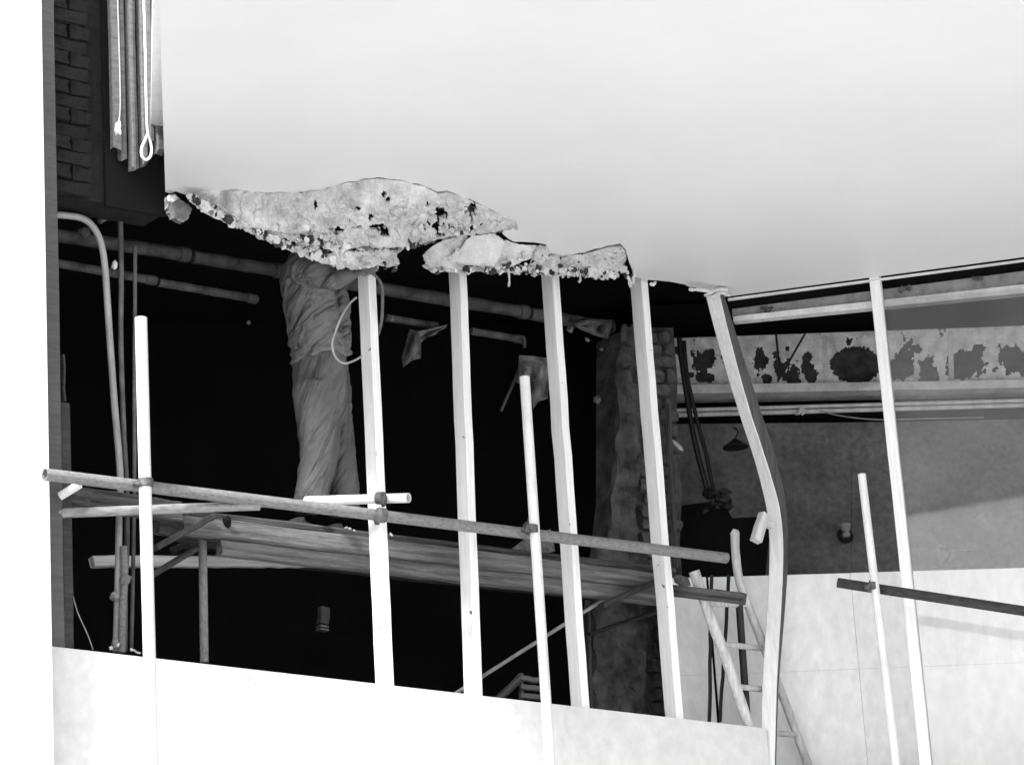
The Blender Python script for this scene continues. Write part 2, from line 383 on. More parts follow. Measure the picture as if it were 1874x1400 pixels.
# torn plaster hanging from the broken back edge
tp = thing('torn_plaster', F1(650, 480, -.1), 'torn plaster of the soffit sagging over the first three studs', 'plaster')
Uc = [(345, 357), (365, 352), (385, 348), (440, 350), (500, 353), (560, 352), (600, 345), (640, 333), (690, 325), (735, 330), (775, 340), (800, 352), (818, 350), (832, 353), (860, 365), (900, 385), (945, 401)]
Lc = [(345, 360), (365, 374), (400, 394), (430, 410), (470, 428), (510, 446), (560, 467), (600, 477), (640, 486), (678, 484), (708, 464), (738, 446), (785, 437), (830, 431), (860, 430), (900, 424), (945, 408)]
def interp(tab, s):
    q = s * (len(tab) - 1); i = min(int(q), len(tab) - 2); f_ = q - i
    return tab[i][0] * (1 - f_) + tab[i + 1][0] * f_, tab[i][1] * (1 - f_) + tab[i + 1][1] * f_
holes = [(616, 402, 11, 8), (610, 414, 8, 4), (652, 398, 7, 4), (688, 402, 14, 6), (700, 412, 8, 5), (637, 378, 3, 3), (676, 381, 5, 4), (655, 362, 3.5, 3), (575, 363, 3, 3), (562, 400, 2.5, 4), (745, 420, 4, 3),
         (792, 390, 11, 7), (806, 378, 9, 5), (800, 405, 6, 4), (780, 365, 4, 3), (860, 375, 9, 6), (858, 395, 5, 8), (868, 412, 6, 5), (640, 445, 18, 3), (590, 452, 16, 5), (545, 440, 14, 5), (520, 432, 9, 4),
         (675, 440, 16, 4), (720, 437, 20, 4), (560, 455, 8, 4), (600, 432, 6, 5), (480, 420, 5, 3), (452, 408, 5, 3), (430, 400, 4, 2.5), (765, 415, 4, 3), (700, 345, 4, 3), (710, 352, 3, 3)]
NU, NV = 300, 70
vs = []; pxs = []
for i in range(NU + 1):
    s = i / NU
    ux, uy = interp(Uc, s); lx, ly = interp(Lc, s)
    A = FZ(ux, uy, HZ + .004 + .014 * noise.noise(V((ux * .05, 1, 2)))); B = F1(lx, ly, -.09)
    for j in range(NV + 1):
        v_ = j / NV
        p = A.lerp(B, v_)
        p += V((0, 0, -.05 * math.sin(math.pi * v_) * min(1, 4 * s * (1 - s)) + .03 * math.sin(v_ * 6 + s * 9) * math.sin(math.pi * v_)))
        px_ = ux + (lx - ux) * v_; py_ = uy + (ly - uy) * v_
        q = V((px_ * .05, py_ * .07, 1.3))
        ed = min(1, v_ * 8) * .9 + .1
        d = (noise.fractal(q, 1, 2, 4) * .014 + abs(noise.noise(q * 3.1)) * .012 * (1 if v_ > .7 or 600 < px_ < 860 else .35)) * ed
        d += .016 * (noise.noise(q * .55 + V((4, 4, 0))) > .06) * min(1, v_ * 5) + .010 * (noise.noise(q * 1.1 + V((9, 1, 0))) > .18) * min(1, v_ * 5)
        d += (.022 if (545 < px_ < 560 + (py_ - 380) * .1) else 0) * .4
        p += V((.25, -.6, -.75)) * d
        if j == NV: p += V((0, 0, rnd.uniform(-.012, .012)))
        vs.append(p); pxs.append((px_, py_))
fs = []
def inhole(x, y):
    for hx, hy, a, b in holes:
        k_ = ((x - hx) / (a * 1.2)) ** 2 + ((y - hy) / (b * 1.25)) ** 2
        if k_ < 1 + 1.1 * noise.noise(V((x * .22, y * .22, hx))): return True
    return False
for i in range(NU):
    for j in range(NV):
        a = i * (NV + 1) + j
        cx = sum(pxs[q][0] for q in (a, a + 1, a + NV + 1, a + NV + 2)) / 4; cy = sum(pxs[q][1] for q in (a, a + 1, a + NV + 1, a + NV + 2)) / 4
        if inhole(cx, cy): continue
        fs.append((a, a + NV + 1, a + NV + 2, a + 1))
me = pyd(vs, fs); o = link('torn_sheet', me, m_plaster, tp)
sd = o.modifiers.new('solid', 'SOLIDIFY'); sd.thickness = .012; sd.offset = -1
for p in me.polygons: p.use_smooth = False
# smooth slabs of plaster hanging below and right of it
def plate(name, pts, off0, m, th=.015, drop=None):
    ps = []
    for i, (x, y, o_) in enumerate(pts):
        x2, y2, o2 = pts[(i + 1) % len(pts)]; n = max(1, int(math.hypot(x2 - x, y2 - y) / 4))
        for j in range(n):
            t_ = j / n; ps.append(F1(x + (x2 - x) * t_ + rnd.uniform(-1.6, 1.6), y + (y2 - y) * t_ + rnd.uniform(-1.4, 1.4), off0 + o_ + (o2 - o_) * t_ + rnd.uniform(-.004, .004)))
    return slab(name, ps, N1 * th, m, tp)
plate('plaster_piece', [(776, 466, 0), (790, 452, -.03), (812, 440, -.05), (838, 432, -.07), (856, 430, -.07), (862, 455, -.02), (846, 492, 0), (824, 497, 0), (800, 491, 0), (786, 488, .0)], -.13, m_plaster)
plate('plaster_piece', [(823, 470, 0), (832, 462, 0), (846, 452, -.02), (852, 440, -.04), (868, 431, -.06), (905, 428, -.07), (922, 440, -.05), (928, 452, -.03), (915, 470, 0), (905, 488, .0), (860, 484, 0), (832, 478, 0)], -.17, m_plaster2)
plate('plaster_piece', [(925, 440, -.04), (950, 447, -.03), (986, 449, -.03), (980, 458, -.02), (990, 466, 0), (960, 478, 0), (938, 487, .02), (912, 489, .02), (904, 489, 0), (914, 466, 0)], -.155, m_plaster2)
plate('plaster_piece', [(700, 458, 0), (728, 448, 0), (726, 470, 0), (731, 484, 0), (716, 488, 0), (690, 484, 0), (670, 486, .0), (640, 484, .0), (655, 470, 0)], -.125, m_plaster)
plate('plaster_piece', [(760, 434, -.05), (815, 426, -.05), (817, 430, -.05), (762, 440, -.05)], -.2, m_plaster2, .01)
plate('plaster_piece', [(775, 484, 0), (800, 486, 0), (860, 487, 0), (960, 486, 0), (968, 492, 0), (950, 501, 0), (930, 496, 0), (905, 499, 0), (880, 494, 0), (850, 500, 0), (820, 495, 0), (800, 499, 0), (785, 492, 0)], -.10, m_plaster, .02)
# lump of plaster still hanging at the very left end
plate('plaster_piece', [(306, 360, 0), (318, 354, 0), (330, 366, 0), (345, 374, 0), (352, 382, 0), (346, 400, 0), (334, 407, 0), (316, 399, 0), (308, 384, 0)], -.02, m_rag, .03)
plate('plaster_piece', [(310, 357, 0), (320, 357, 0), (326, 364, 0), (317, 370, 0), (310, 368, 0)], -.05, m_plaster, .02)
# torn mass over the third and fourth stud
rs = []
Uc2 = [(985, 449), (1000, 450), (1004, 463), (1030, 469), (1070, 463), (1110, 451), (1135, 448), (1147, 460)]
Lc2 = [(960, 497), (985, 500), (1005, 505), (1030, 503), (1065, 501), (1100, 508), (1122, 502), (1140, 480)]
vs = []; NU2, NV2 = 120, 34; pxs = []
for i in range(NU2 + 1):
    s = i / NU2; ux, uy = interp(Uc2, s); lx, ly = interp(Lc2, s); A = FZ(ux, uy, HZ + .01); B = F1(lx, ly, -.10)
    for j in range(NV2 + 1):
        v_ = j / NV2; p = A.lerp(B, v_); px_ = ux + (lx - ux) * v_; py_ = uy + (ly - uy) * v_
        q = V((px_ * .09, py_ * .09, 4.4)); d = abs(noise.fractal(q, 1, 2, 4)) * .035 * min(1, v_ * 5)
        p += V((.2, -.6, -.3)) * d
        if j == NV2: p += V((0, 0, rnd.uniform(-.02, .012)))
        vs.append(p); pxs.append((px_, py_))
fs = []
for i in range(NU2):
    for j in range(NV2):
        a = i * (NV2 + 1) + j; cx, cy = pxs[a]
        if noise.noise(V((cx * .13, cy * .16, 8))) > .42 or inhole(cx, cy): continue
        fs.append((a, a + NV2 + 1, a + NV2 + 2, a + 1))
o = link('torn_sheet', pyd(vs, fs), m_plaster, tp); sd = o.modifiers.new('solid', 'SOLIDIFY'); sd.thickness = .012; sd.offset = -1
# curled splinters of lath
for pts, r_ in (([(1112, 470), (1130, 458), (1138, 450), (1141, 462)], .011), ([(1158, 520), (1160, 500), (1161, 482)], .011), ([(1148, 505), (1152, 515), (1154, 526)], .009), ([(995, 455), (999, 445), (1004, 433)], .008),
                ([(556, 455), (566, 466), (572, 478)], .005), ([(390, 398), (393, 388), (408, 384), (425, 394)], .008), ([(1262, 530), (1285, 531), (1300, 535)], .010), ([(1290, 541), (1312, 531), (1330, 530)], .010),
                ([(1300, 545), (1318, 536), (1335, 540)], .010), ([(930, 492), (932, 510), (931, 524)], .006), ([(1061, 500), (1062, 512), (1060, 516)], .008), ([(1190, 518), (1195, 522), (1200, 516)], .008)):
    tube('lath_splinter', [F1(x, y, -.13) for x, y in pts], r_, m_edge, tp, seg=6, curve=4, wob=.35)
# crumbled aggregate along the torn lower edges
for nm, m_, seed in (('crumbs', m_crumb, 3), ('crumbs', m_edge, 5), ('crumbs', m_bare, 9)):
    bm = bmesh.new(); rnd.seed(seed)
    for q in range(250):
        if q < 110:
            s = rnd.random() ** .8 * .70; lx, ly = interp(Lc, s); x, y, of = lx + rnd.uniform(-3, 3), ly - abs(rnd.gauss(0, 8)) * (.5 + s) - 1, -.125 - .0009 * 0
        elif q < 170: x, y, of = rnd.uniform(545, 770), rnd.gauss(442, 8), -.23
        elif q < 215: x = rnd.choice((725, 800, 835, 900, 960, 985, 1020, 1060, 1110, 1140)) + rnd.gauss(0, 16); y = 489 + (x - 700) * .03 - abs(rnd.gauss(0, 7)) + 5; of = -.125
        else: x, y, of = rnd.uniform(770, 880), rnd.gauss(395, 20), -.4
        lump(bm, F1(x, y, of), min(.02, .0035 + rnd.expovariate(180)), (1, rnd.uniform(.6, 1), rnd.uniform(.6, 1.6)), .6)
    tag(bm_link(nm, bm, m_, tp), kind='stuff')
rnd.seed(31)
for nm, m_, cnt in (('plaster_flakes', m_plaster, 90), ('plaster_flakes', m_plaster2, 60), ('plaster_flakes', m_bare, 45)):
    vs = []; fs = []
    for q in range(cnt):
        z_ = rnd.random()
        if z_ < .4:
            s = .08 + rnd.random() * .56; x, y = interp(Lc, s); y -= abs(rnd.gauss(0, 7)); of = -.15
        elif z_ < .6: x, y, of = rnd.uniform(560, 760), rnd.gauss(438, 7), -.26
        elif z_ < .75: x, y, of = rnd.uniform(770, 880), rnd.gauss(400, 22), -.42
        else: x = rnd.uniform(880, 1150); y = 490 + (x - 880) * .04 - abs(rnd.gauss(0, 12)) + 6; of = -.17
        c_ = F1(x, y, of); r_ = min(.028, .007 + rnd.expovariate(110)); n_ = (V((.25, -.75, -.5)) + V((rnd.gauss(0, .5), rnd.gauss(0, .3), rnd.gauss(0, .5)))).normalized()
        u_ = n_.cross(V((rnd.random(), rnd.random(), rnd.random()))).normalized(); v_ = n_.cross(u_); k = rnd.randint(5, 8); b0 = len(vs)
        ring_ = [c_ + (u_ * math.cos(6.283 * i / k) * 1.3 + v_ * math.sin(6.283 * i / k)) * r_ * rnd.uniform(.55, 1.15) for i in range(k)]
        vs += ring_ + [p - n_ * .007 for p in ring_]
        fs += [tuple(b0 + i for i in range(k)), tuple(b0 + k + i for i in range(k - 1, -1, -1))] + [(b0 + i, b0 + (i + 1) % k, b0 + k + (i + 1) % k, b0 + k + i) for i in range(k)]
    tag(link(nm, fixn(pyd(vs, fs)), m_, tp), kind='stuff')
rnd.seed(21)
# ------------------------------------------------------------------ timber studs of the left front
def stud(top, bot, off, label, wd=.047, ht=.097, m=m_new):
    A = F1(*bot, off); B = F1(*top, off)
    o = beam('timber_stud', A, B, wd, ht, m, None, up=N1, n=16, ch=.003, jit=.0009)
    return tag(o, label, 'stud', 'upright studs of the stripped shopfront')
# upright centre lines (top hidden above the torn edge, foot on the sill)
def foot_at(x, dxdy, y0):  # extend the sight line down to the sill
    y = y0
    for _ in range(64):
        p = F1(x + (y - y0) * dxdy, y, .05)
        if p.z <= LEDGE + .002: break
        y += 2
    return (x + (y - y0) * dxdy, y)
studs = [((668, 440), (702, 1240), 'pale timber stud nearest the workman, crossed by the short clamped tube'),
         ((836, 455), (866, 1262), 'straight pale timber stud second from the workman'),
         ((1005, 485), (1060, 1262), 'pale timber stud just right of the tall white scaffold pole'),
         ((1168, 505), (1230, 1262), 'knotty pale timber stud in front of the rough stone pier')]
for i, (tp_, bt, lab) in enumerate(studs):
    dx = (bt[0] - tp_[0]) / (bt[1] - tp_[1])
    f_ = foot_at(bt[0], dx, bt[1] - 40 if i == 0 else bt[1])
    stud(tp_, f_, .05, lab)
for so_, kn in zip([o for o in bpy.data.objects if o.name.startswith('timber_stud')], (((676, 640), (690, 830), (697, 1150)), ((848, 800), (862, 1120)), ((1030, 700), (1044, 960)), ((1204, 1034), (1214, 1072), (1190, 640), (1222, 1110)))):
    for x, y in kn:
        bm = bmesh.new(); lump(bm, V((0, 0, 0)), .010, (1, .3, 1.5), .3)
        c_ = F1(x, y, .003)
        for v in bm.verts: v.co = c_ + A1 * v.co.x * .8 + N1 * v.co.y * .25 + UP * v.co.z
        bm_link('knot', bm, m_board, so_)
# sill plate on the fascia
slab_sill = beam('sill_plate', at1(-7.5, .06, LZ(-7.5) - .018), at1(-.05, .06, LZ(0) - .018), .12, .044, m_pale, None, n=20)
tag(slab_sill, 'pale timber sill plate along the top of the white fascia', 'plate')
# bowed stud at the corner
cp = [(1308, 540), (1320, 582), (1337, 640), (1357, 705), (1376, 765), (1396, 825), (1411, 880), (1421, 930), (1425, 985), (1424, 1050), (1419, 1130), (1413, 1210), (1409, 1280), (1405, 1425)]
tw = [-18, -26, -34, -42, -46, -46, -40, -30, -22, -18, -14, -10, -8, -6]
pts = path([F1(x, y, -.02 + .05 * i / 13) for i, (x, y) in enumerate(cp)], 4)
vs = []; fs = []
for i, p in enumerate(pts):
    q = i / 4; a = int(min(q, len(tw) - 2)); tt = tw[a] + (tw[min(a + 1, len(tw) - 1)] - tw[a]) * (q - a)
    n_ = V((math.sin(R(tt)), -math.cos(R(tt)), 0)); s_ = V((math.cos(R(tt)), math.sin(R(tt)), 0))
    t_ = (pts[min(i + 1, len(pts) - 1)] - pts[max(i - 1, 0)]).normalized(); s_ = (s_ - t_ * s_.dot(t_)).normalized(); n_ = (n_ - t_ * n_.dot(t_) - s_ * n_.dot(s_)).normalized()
    a_, b_, c_ = .039, .048, .004
    for y, z in [(a_ - c_, -b_), (a_, -b_ + c_), (a_, b_ - c_), (a_ - c_, b_), (-a_ + c_, b_), (-a_, b_ - c_), (-a_, -b_ + c_), (-a_ + c_, -b_)]:
        vs.append(p + s_ * y - n_ * z)
n = len(pts)
for i in range(n - 1):
    for k in range(8): fs.append((i * 8 + k, i * 8 + (k + 1) % 8, (i + 1) * 8 + (k + 1) % 8, (i + 1) * 8 + k))
fs += [tuple(range(8)), tuple((n - 1) * 8 + k for k in range(8))]
bs = thing('timber_stud', V((pts[-1].x, pts[-1].y, LEDGE)), 'bowed and twisted timber stud at the corner of the shopfront', 'stud', 'upright studs of the stripped shopfront')
sh_ = link('shaft', fixn(pyd(vs, fs)), m_bent, bs); sh_.data.materials.append(mat('shaded_stud_side', .10, .4, 4, .8, .3, (12, 12, 1)))  # dark second material paints in the shade on the right side faces
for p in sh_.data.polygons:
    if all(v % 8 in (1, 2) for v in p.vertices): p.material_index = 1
bm = bmesh.new(); lump(bm, F1(1401, 832, -.115), .008); bm_link('nail', bm, m_nail, bs)
# short offcut nailed to it
oc = thing('offcut', F1(1390, 968, -.1), 'short pale block of wood nailed to the side of the bowed stud', 'offcut')
beam('block', F1(1398, 942, -.08), F1(1384, 990, -.08), .05, .055, m_pale, oc, n=4, ragged=.004)
beam('block', F1(1393, 953, -.06), F1(1412, 962, -.06), .035, .04, m_pale, oc, n=3)
# right hand stud
A = F2(1698, 1420, .05); B = F2(1601, 500, .05)
A = A + (A - B).normalized() * .02
tag(beam('timber_stud', A, B, .058, .097, m_new, None, up=N2, n=16, ch=.003, jit=.0008), 'straight pale timber stud at the edge of the glass on the right', 'stud', 'upright studs of the stripped shopfront')

# ------------------------------------------------------------------ head track of the right front
ht = thing('head_track', F2(1600, 530, .04), 'steel head track hanging under the soffit on the right', 'track')
def strip(name, tl, tr, br, bl_, off, th, m, parent):
    return slab(name, [F2(*tl, off), F2(*tr, off), F2(*br, off), F2(*bl_, off)], N2 * th, m, parent)
XR = 2000
def lin(a, b, x): return a[1] + (b[1] - a[1]) * (x - a[0]) / (b[0] - a[0])
e0, e1 = (1336, 547), (1798, 486)
l_top = [(1338, 566), (1798, 506)]; l_mid = [(1344, 579), (1798, 529)]; l_bot = [(1346, 588), (1798, 544)]
strip('web', (1340, lin(*l_top, 1340)), (XR, lin(*l_top, XR)), (XR, lin(*l_mid, XR)), (1340, lin(*l_mid, 1340)), .11, .02, m_track, ht)
strip('lower_flange', (1342, lin(*l_mid, 1342)), (XR, lin(*l_mid, XR)), (XR, lin(*l_bot, XR)), (1342, lin(*l_bot, 1342)), .075, .06, m_flange, ht)
strip('soffit_trim', (1332, 546), (XR, lin(e0, e1, XR) - 1), (XR, lin(e0, e1, XR) + 1.5), (1332, 549.5), .0, .02, m_flange, ht)
for x, y in ((1655, 528), (1790, 512), (1400, 566)):
    bm = bmesh.new()
    for q in range(5): lump(bm, F2(x + rnd.uniform(-10, 10), y + rnd.uniform(-4, 3), .095), rnd.uniform(.008, .018), (1.4, 1, .7), .5)
    bm_link('fixing', bm, m_clamp, ht)
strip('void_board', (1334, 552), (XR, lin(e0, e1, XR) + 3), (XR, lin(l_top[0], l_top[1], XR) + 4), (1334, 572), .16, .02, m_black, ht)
# glass pane right of the last stud
gp = thing('glass_pane', F2(1800, 1290, .05), 'dusty smeared glass pane right of the last stud', 'glass')
slab('pane', [F2(1617, 550, .05), F2(2000, 520, .05), F2(2000, 1425, .05), F2(1701, 1425, .05)], N2 * .006, m_glass, gp)
m_smear = bpy.data.materials.new('putty_smear'); m_smear.use_nodes = True
b_ = m_smear.node_tree.nodes['Principled BSDF']; b_.inputs['Base Color'].default_value = (.4, .4, .4, 1); b_.inputs['Alpha'].default_value = .35; b_.inputs['Roughness'].default_value = .9
for x, y, a, b in ((1722, 1000, 9, 3), (1724, 1018, 10, 14), (1742, 1015, 6, 12), (1794, 930, 8, 4), (1796, 948, 7, 9), (1765, 1006, 14, 2)):
    ps = []
    for q in range(14):
        an = q / 14 * 2 * math.pi; k_ = 1 + .35 * math.sin(3 * an + x) + rnd.uniform(-.12, .12)
        ps.append(F2(x + a * k_ * math.cos(an), y + b * k_ * math.sin(an), .048))
    slab('smear', ps, N2 * .001, m_smear, gp)

# ------------------------------------------------------------------ right-hand room: flaking beam, rail, dark wall, white boards
D0 = 1.7
pb = thing('flaking_beam', F3(1500, 710, D0), 'deep beam with flaking pale distemper across the right room', 'beam')
def q3(name, pts, off, th, m, parent): return slab(name, [F3(x, y, off) for x, y in pts], N3 * th, m, parent)
XL = 1160
q3('face', [(XL, 622), (2000, 592), (2000, 695), (XL, 708)], D0, .1, m_bare, pb)
q3('ledge', [(XL, 706), (2000, 693), (2000, 707), (XL, 722)], D0 - .09, .2, m_rail, pb)
for bx in (1505, 1735):     # panel joints of the old casing
    q3('joint', [(bx, 618 - (bx - 1345) * .03), (bx + 9, 618 - (bx - 1345) * .03), (bx + 11, 706 - (bx - 1345) * .02), (bx + 2, 706 - (bx - 1345) * .02)], D0 - .012, .02, m_rail, pb)
patches = [(1566, 668, 46, 34, 1), (1290, 660, 26, 20, 2), (1290, 690, 20, 10, 3), (1335, 655, 20, 18, 4), (1392, 660, 18, 20, 5), (1425, 668, 18, 22, 6), (1450, 690, 18, 16, 7), (1478, 680, 12, 20, 8), (1480, 655, 8, 8, 9), (1655, 668, 28, 28, 10), (1695, 670, 22, 26, 11),
           (1770, 668, 34, 26, 12), (1860, 660, 40, 30, 13), (1240, 640, 10, 8, 14), (1262, 688, 10, 9, 15), (1440, 640, 5, 6, 16), (1680, 640, 10, 8, 17), (1790, 640, 12, 8, 18), (1405, 690, 10, 10, 19)]
def bare(x, y):
    w_ = noise.fractal(V((x * .045, y * .028, 3.1)), .85, 2.1, 6); g = noise.fractal(V((x * .12, y * .10, 9.7)), .8, 2.2, 4)
    best = -9
    for px_, py_, a, b, s in patches:
        k_ = 1 - math.sqrt(((x - px_) / a) ** 2 + ((y - py_) / b) ** 2)
        best = max(best, k_ + (.10 * g if s == 1 else .75 * w_ + .28 * g - .02))
    return best > 0 or w_ + .4 * g > .8
pv_ = {}; vs = []; fs = []
def pvert(ix, iy):
    if (ix, iy) not in pv_:
        x = 1200 + ix * 2.2; y0 = 622 - (x - XL) * .0357; y1 = 708 - (x - XL) * .0155
        pv_[(ix, iy)] = len(vs); lift = .004 + .006 * max(0, noise.noise(V((x * .1, iy * .2, 6))))
        vs.append(F3(x + rnd.uniform(-.7, .7), y0 + (y1 - y0) * iy / 42, D0 - lift))
    return pv_[(ix, iy)]
for ix in range(363):
    for iy in range(42):
        x = 1201 + ix * 2.2; y = 622 - (x - XL) * .0357 + (86 + (x - XL) * .02) * (iy + .5) / 42
        if not bare(x, y): fs.append((pvert(ix, iy), pvert(ix + 1, iy), pvert(ix + 1, iy + 1), pvert(ix, iy + 1)))
o = link('flaking_paint', fixn(pyd(vs, fs)), m_beam, pb); sd = o.modifiers.new('solid', 'SOLIDIFY'); sd.thickness = .004; sd.offset = 0
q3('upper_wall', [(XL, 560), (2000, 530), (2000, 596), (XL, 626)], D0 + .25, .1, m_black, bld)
# hanging strut in front of the beam
hs = thing('strut', F3(1440, 650, D0 - .3), 'dark forked hanger strap in front of the flaking beam', 'strut')
beam('strap', F3(1472, 612, D0 - .25), F3(1424, 698, D0 - .25), .012, .035, m_dark, hs, up=N3, n=4)
beam('strap', F3(1420, 612, D0 - .27), F3(1428, 690, D0 - .27), .012, .016, m_dark, hs, up=N3, n=4)
# rail with two lines
rl = thing('conduit_rail', F3(1500, 748, D0 - .1), 'pale double conduit running below the flaking beam', 'conduit')
tube('conduit', [F3(XL, 753, D0 - .05), F3(2000, 729, D0 - .05)], .011, m_rail, rl)
tube('conduit', [F3(XL, 762, D0 - .05), F3(2000, 738, D0 - .05)], .014, m_rail, rl)
bm = bmesh.new()
for q in range(7): lump(bm, F3(1472 + rnd.uniform(-14, 14), 753 + rnd.uniform(-3, 4), D0 - .08), rnd.uniform(.009, .018), (1.4, 1, .7), .5)
bm_link('clip', bm, m_flange, rl)
tag(tube('wire', [F3(1500, 752, D0 - .1), F3(1545, 762, D0 - .1), F3(1610, 768, D0 - .1), F3(1700, 766, D0 - .1), F3(1800, 764, D0 - .1)], .004, m_gcable, curve=5, seg=6), 'thin slack wire under the pale double conduit', 'wire')
# dark wall panels
dw = thing('dark_wall', F3(1500, 1050, D0 + .05), 'dark painted wall of the right room behind the studs', 'wall')
q3('panel', [(1228, 776), (1558, 773), (1558, 1090), (1228, 1090)], D0 + .12, .05, m_wall, dw)
q3('panel', [(1558.5, 773), (2000, 765), (2000, 1090), (1558.5, 1090)], D0 + .12, .05, m_wall, dw)
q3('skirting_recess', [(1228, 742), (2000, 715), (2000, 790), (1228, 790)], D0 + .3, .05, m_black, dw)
# black panel standing in for the dark diagonal shade at its lower left
al = tag(q3('shade_panel', [(1244, 925), (1300, 918), (1330, 930), (1340, 948), (1415, 944), (1408, 985), (1400, 1056), (1244, 1060)], D0 - .45, .03, m_black, None), 'black panel standing in for the shade low at the left of the dark wall', 'sheet')
# round lamp shade fixed on the wall
lp = thing('lamp_shade', F3(1345, 818, D0), 'flat dark disc lamp hanging before the dark wall', 'lamp')
c = F3(1346, 818, D0 - .2)
vs = []; fs = []; sg = 28
for r_, z_ in ((.012, .05), (.03, .035), (.075, .004), (.078, -.004), (.0745, -.006)):
    for q in range(sg): vs.append(c + V((r_ * math.cos(2 * math.pi * q / sg), r_ * math.sin(2 * math.pi * q / sg), z_)))
for i in range(4):
    for q in range(sg): fs.append((i * sg + q, i * sg + (q + 1) % sg, (i + 1) * sg + (q + 1) % sg, (i + 1) * sg + q))
fs.append(tuple(4 * sg + q for q in range(sg)))
link('shade', fixn(pyd(vs, fs)), m_dark, lp, smooth=True)
tube('hook', [c + V((0, 0, .05)), c + V((.015, 0, .075)), c + V((.02, .0, .10)), c + V((.0, 0, .115)), c + V((.02, .05, .13))], .005, m_dark, lp, curve=4, seg=6)
# small lamp
sp = thing('spotlight', F3(1548, 972, D0), 'small pale spotlight fixed low on the dark wall', 'lamp')
c = F3(1548, 970, D0 + .04)
vs = []; fs = []
for r_, z_ in ((.022, -.045), (.026, -.02), (.016, -.012), (.026, 0.0), (.034, .03), (.036, .036), (.030, .034)):
    for q in range(20): vs.append(c + V((r_ * math.cos(2 * math.pi * q / 20), r_ * math.sin(2 * math.pi * q / 20), z_)))
for i in range(6):
    for q in range(20): fs.append((i * 20 + q, i * 20 + (q + 1) % 20, (i + 1) * 20 + (q + 1) % 20, (i + 1) * 20 + q))
fs += [tuple(range(20)), tuple(120 + q for q in range(20))]
link('housing', fixn(pyd(vs, fs)), m_cup, sp)
bm = bmesh.new(); lump(bm, F3(1547, 980, D0 + .1), .05, (1, .5, 1), .1, 2); bm_link('base', bm, m_dark, sp, True)
# white boards
wb = thing('partition', F3(1500, 1300, .38), 'low partition of white boards across the right room', 'partition')
bx = [1216, 1292, 1556, 2000]
def ptop(x): return 1056 - (x - 1280) * .029
zlow = LOW - .01
for i in range(len(bx) - 1):
    x0, x1 = bx[i] + (.3 if i != 1 else 5), bx[i + 1] - .3
    a, b = F3(x0, ptop(x0), .38), F3(x1, ptop(x1), .38)
    off = .006 * (i % 2)
    zsp = F3(1450, 1228, .38).z
    for za, zb_ in ((zsp + .0006, None), (zlow, zsp - .0006)):
        p = [V((a.x, a.y, za)), V((b.x, b.y, za)), V((b.x, b.y, zb_ if zb_ else b.z)), V((a.x, a.y, zb_ if zb_ else a.z))]
        slab('board', [q + N3 * off for q in p], N3 * .015, m_panel, wb)
slab('backing', [F3(1216, 1062, .43), F3(2000, 1040, .43), F3(2000, 1440, .43), F3(1216, 1460, .43)], N3 * .02, m_black, wb)

# ------------------------------------------------------------------ rough stone pier
sp_ = thing('stone_pier', F1(1190, 1330, .75), 'rough rubble pier standing inside behind the knotty stud', 'pier')
PO = .72
core = [F1(x, y, PO + .085) for x, y in ((1150, 600), (1232, 600), (1240, 700), (1237, 800), (1248, 900), (1244, 1000), (1254, 1120), (1250, 1200), (1258, 1330), (1120, 1330), (1128, 1100), (1150, 900))]
slab('core', core, N1 * .3, m_stone, sp_)
# plaster remains on the left part
q_ = [(1140, 640), (1152, 655), (1160, 700), (1176, 780), (1186, 880), (1180, 960), (1130, 1000), (1140, 1080), (1180, 1090), (1176, 1330), (1088, 1330), (1086, 1110), (1070, 1010), (1105, 900), (1125, 760)]
bm = bmesh.new()
y = 612
while y < 1335:
    h_ = rnd.uniform(20, 28); xl = 1150 + (y - 612) * .02; xr = 1220 + (y - 612) * .03 + rnd.uniform(-14, 6)
    if y > 1090: xl = 1180
    x = xl + rnd.uniform(0, 12)
    while x < xr:
        w_ = min(rnd.uniform(26, 48), xr - x + 4)
        c = F1(x + w_ / 2, y + h_ / 2, PO + .1 + rnd.uniform(-.02, .02))
        bmb = bmesh.new(); bmesh.ops.create_cube(bmb, size=1); bmesh.ops.subdivide_edges(bmb, edges=bmb.edges, cuts=2, use_grid_fill=True)
        o_ = V((x, y, 0))
        for v in bmb.verts:
            l = v.co.length; v.co *= (.80 / l) if l > .8 else 1
            v.co = V((v.co.x * w_ * .0033, v.co.y * .12, v.co.z * h_ * .00275)); v.co += V((noise.noise(v.co * 25 + o_), noise.noise(v.co * 27 + o_ * 2), noise.noise(v.co * 22 + o_ * 3))) * .012
        me = bpy.data.meshes.new('stone'); bmb.to_mesh(me); bmb.free()
        mw = rot1.copy(); mw.translation = c; link('stone', me, m_stone, sp_, mw, smooth=False)
        x += w_ + 3
    y += h_ + 2
# plastered left face with ragged edge
vs = []; fs = []; nx, ny = 14, 70
for j in range(ny + 1):
    y = 600 + (1340 - 600) * j / ny
    xl = (1138 - (y - 600) * .07) if y < 1000 else 1082
    xr = xl + (28 if y < 700 else 46 if y < 1000 else 96) + 14 * noise.noise(V((y * .03, 2, 0)))
    for i in range(nx + 1):
        x = xl + (xr - xl) * i / nx
        vs.append(F1(x, y, PO + .06 - .05 * (i / nx) + .03 * noise.fractal(V((x * .04, y * .03, 5)), 1, 2, 4)))
for j in range(ny):
    for i in range(nx): a = j * (nx + 1) + i; fs.append((a, a + 1, a + nx + 2, a + nx + 1))
m_oldpl = mat('sooty_plaster', .07, .7, 7, .95, .6, spots=(.16, .08), spotscale=12)
o = link('plaster_face', pyd(vs, fs), m_oldpl, sp_); s_ = o.modifiers.new('solid', 'SOLIDIFY'); s_.thickness = .04
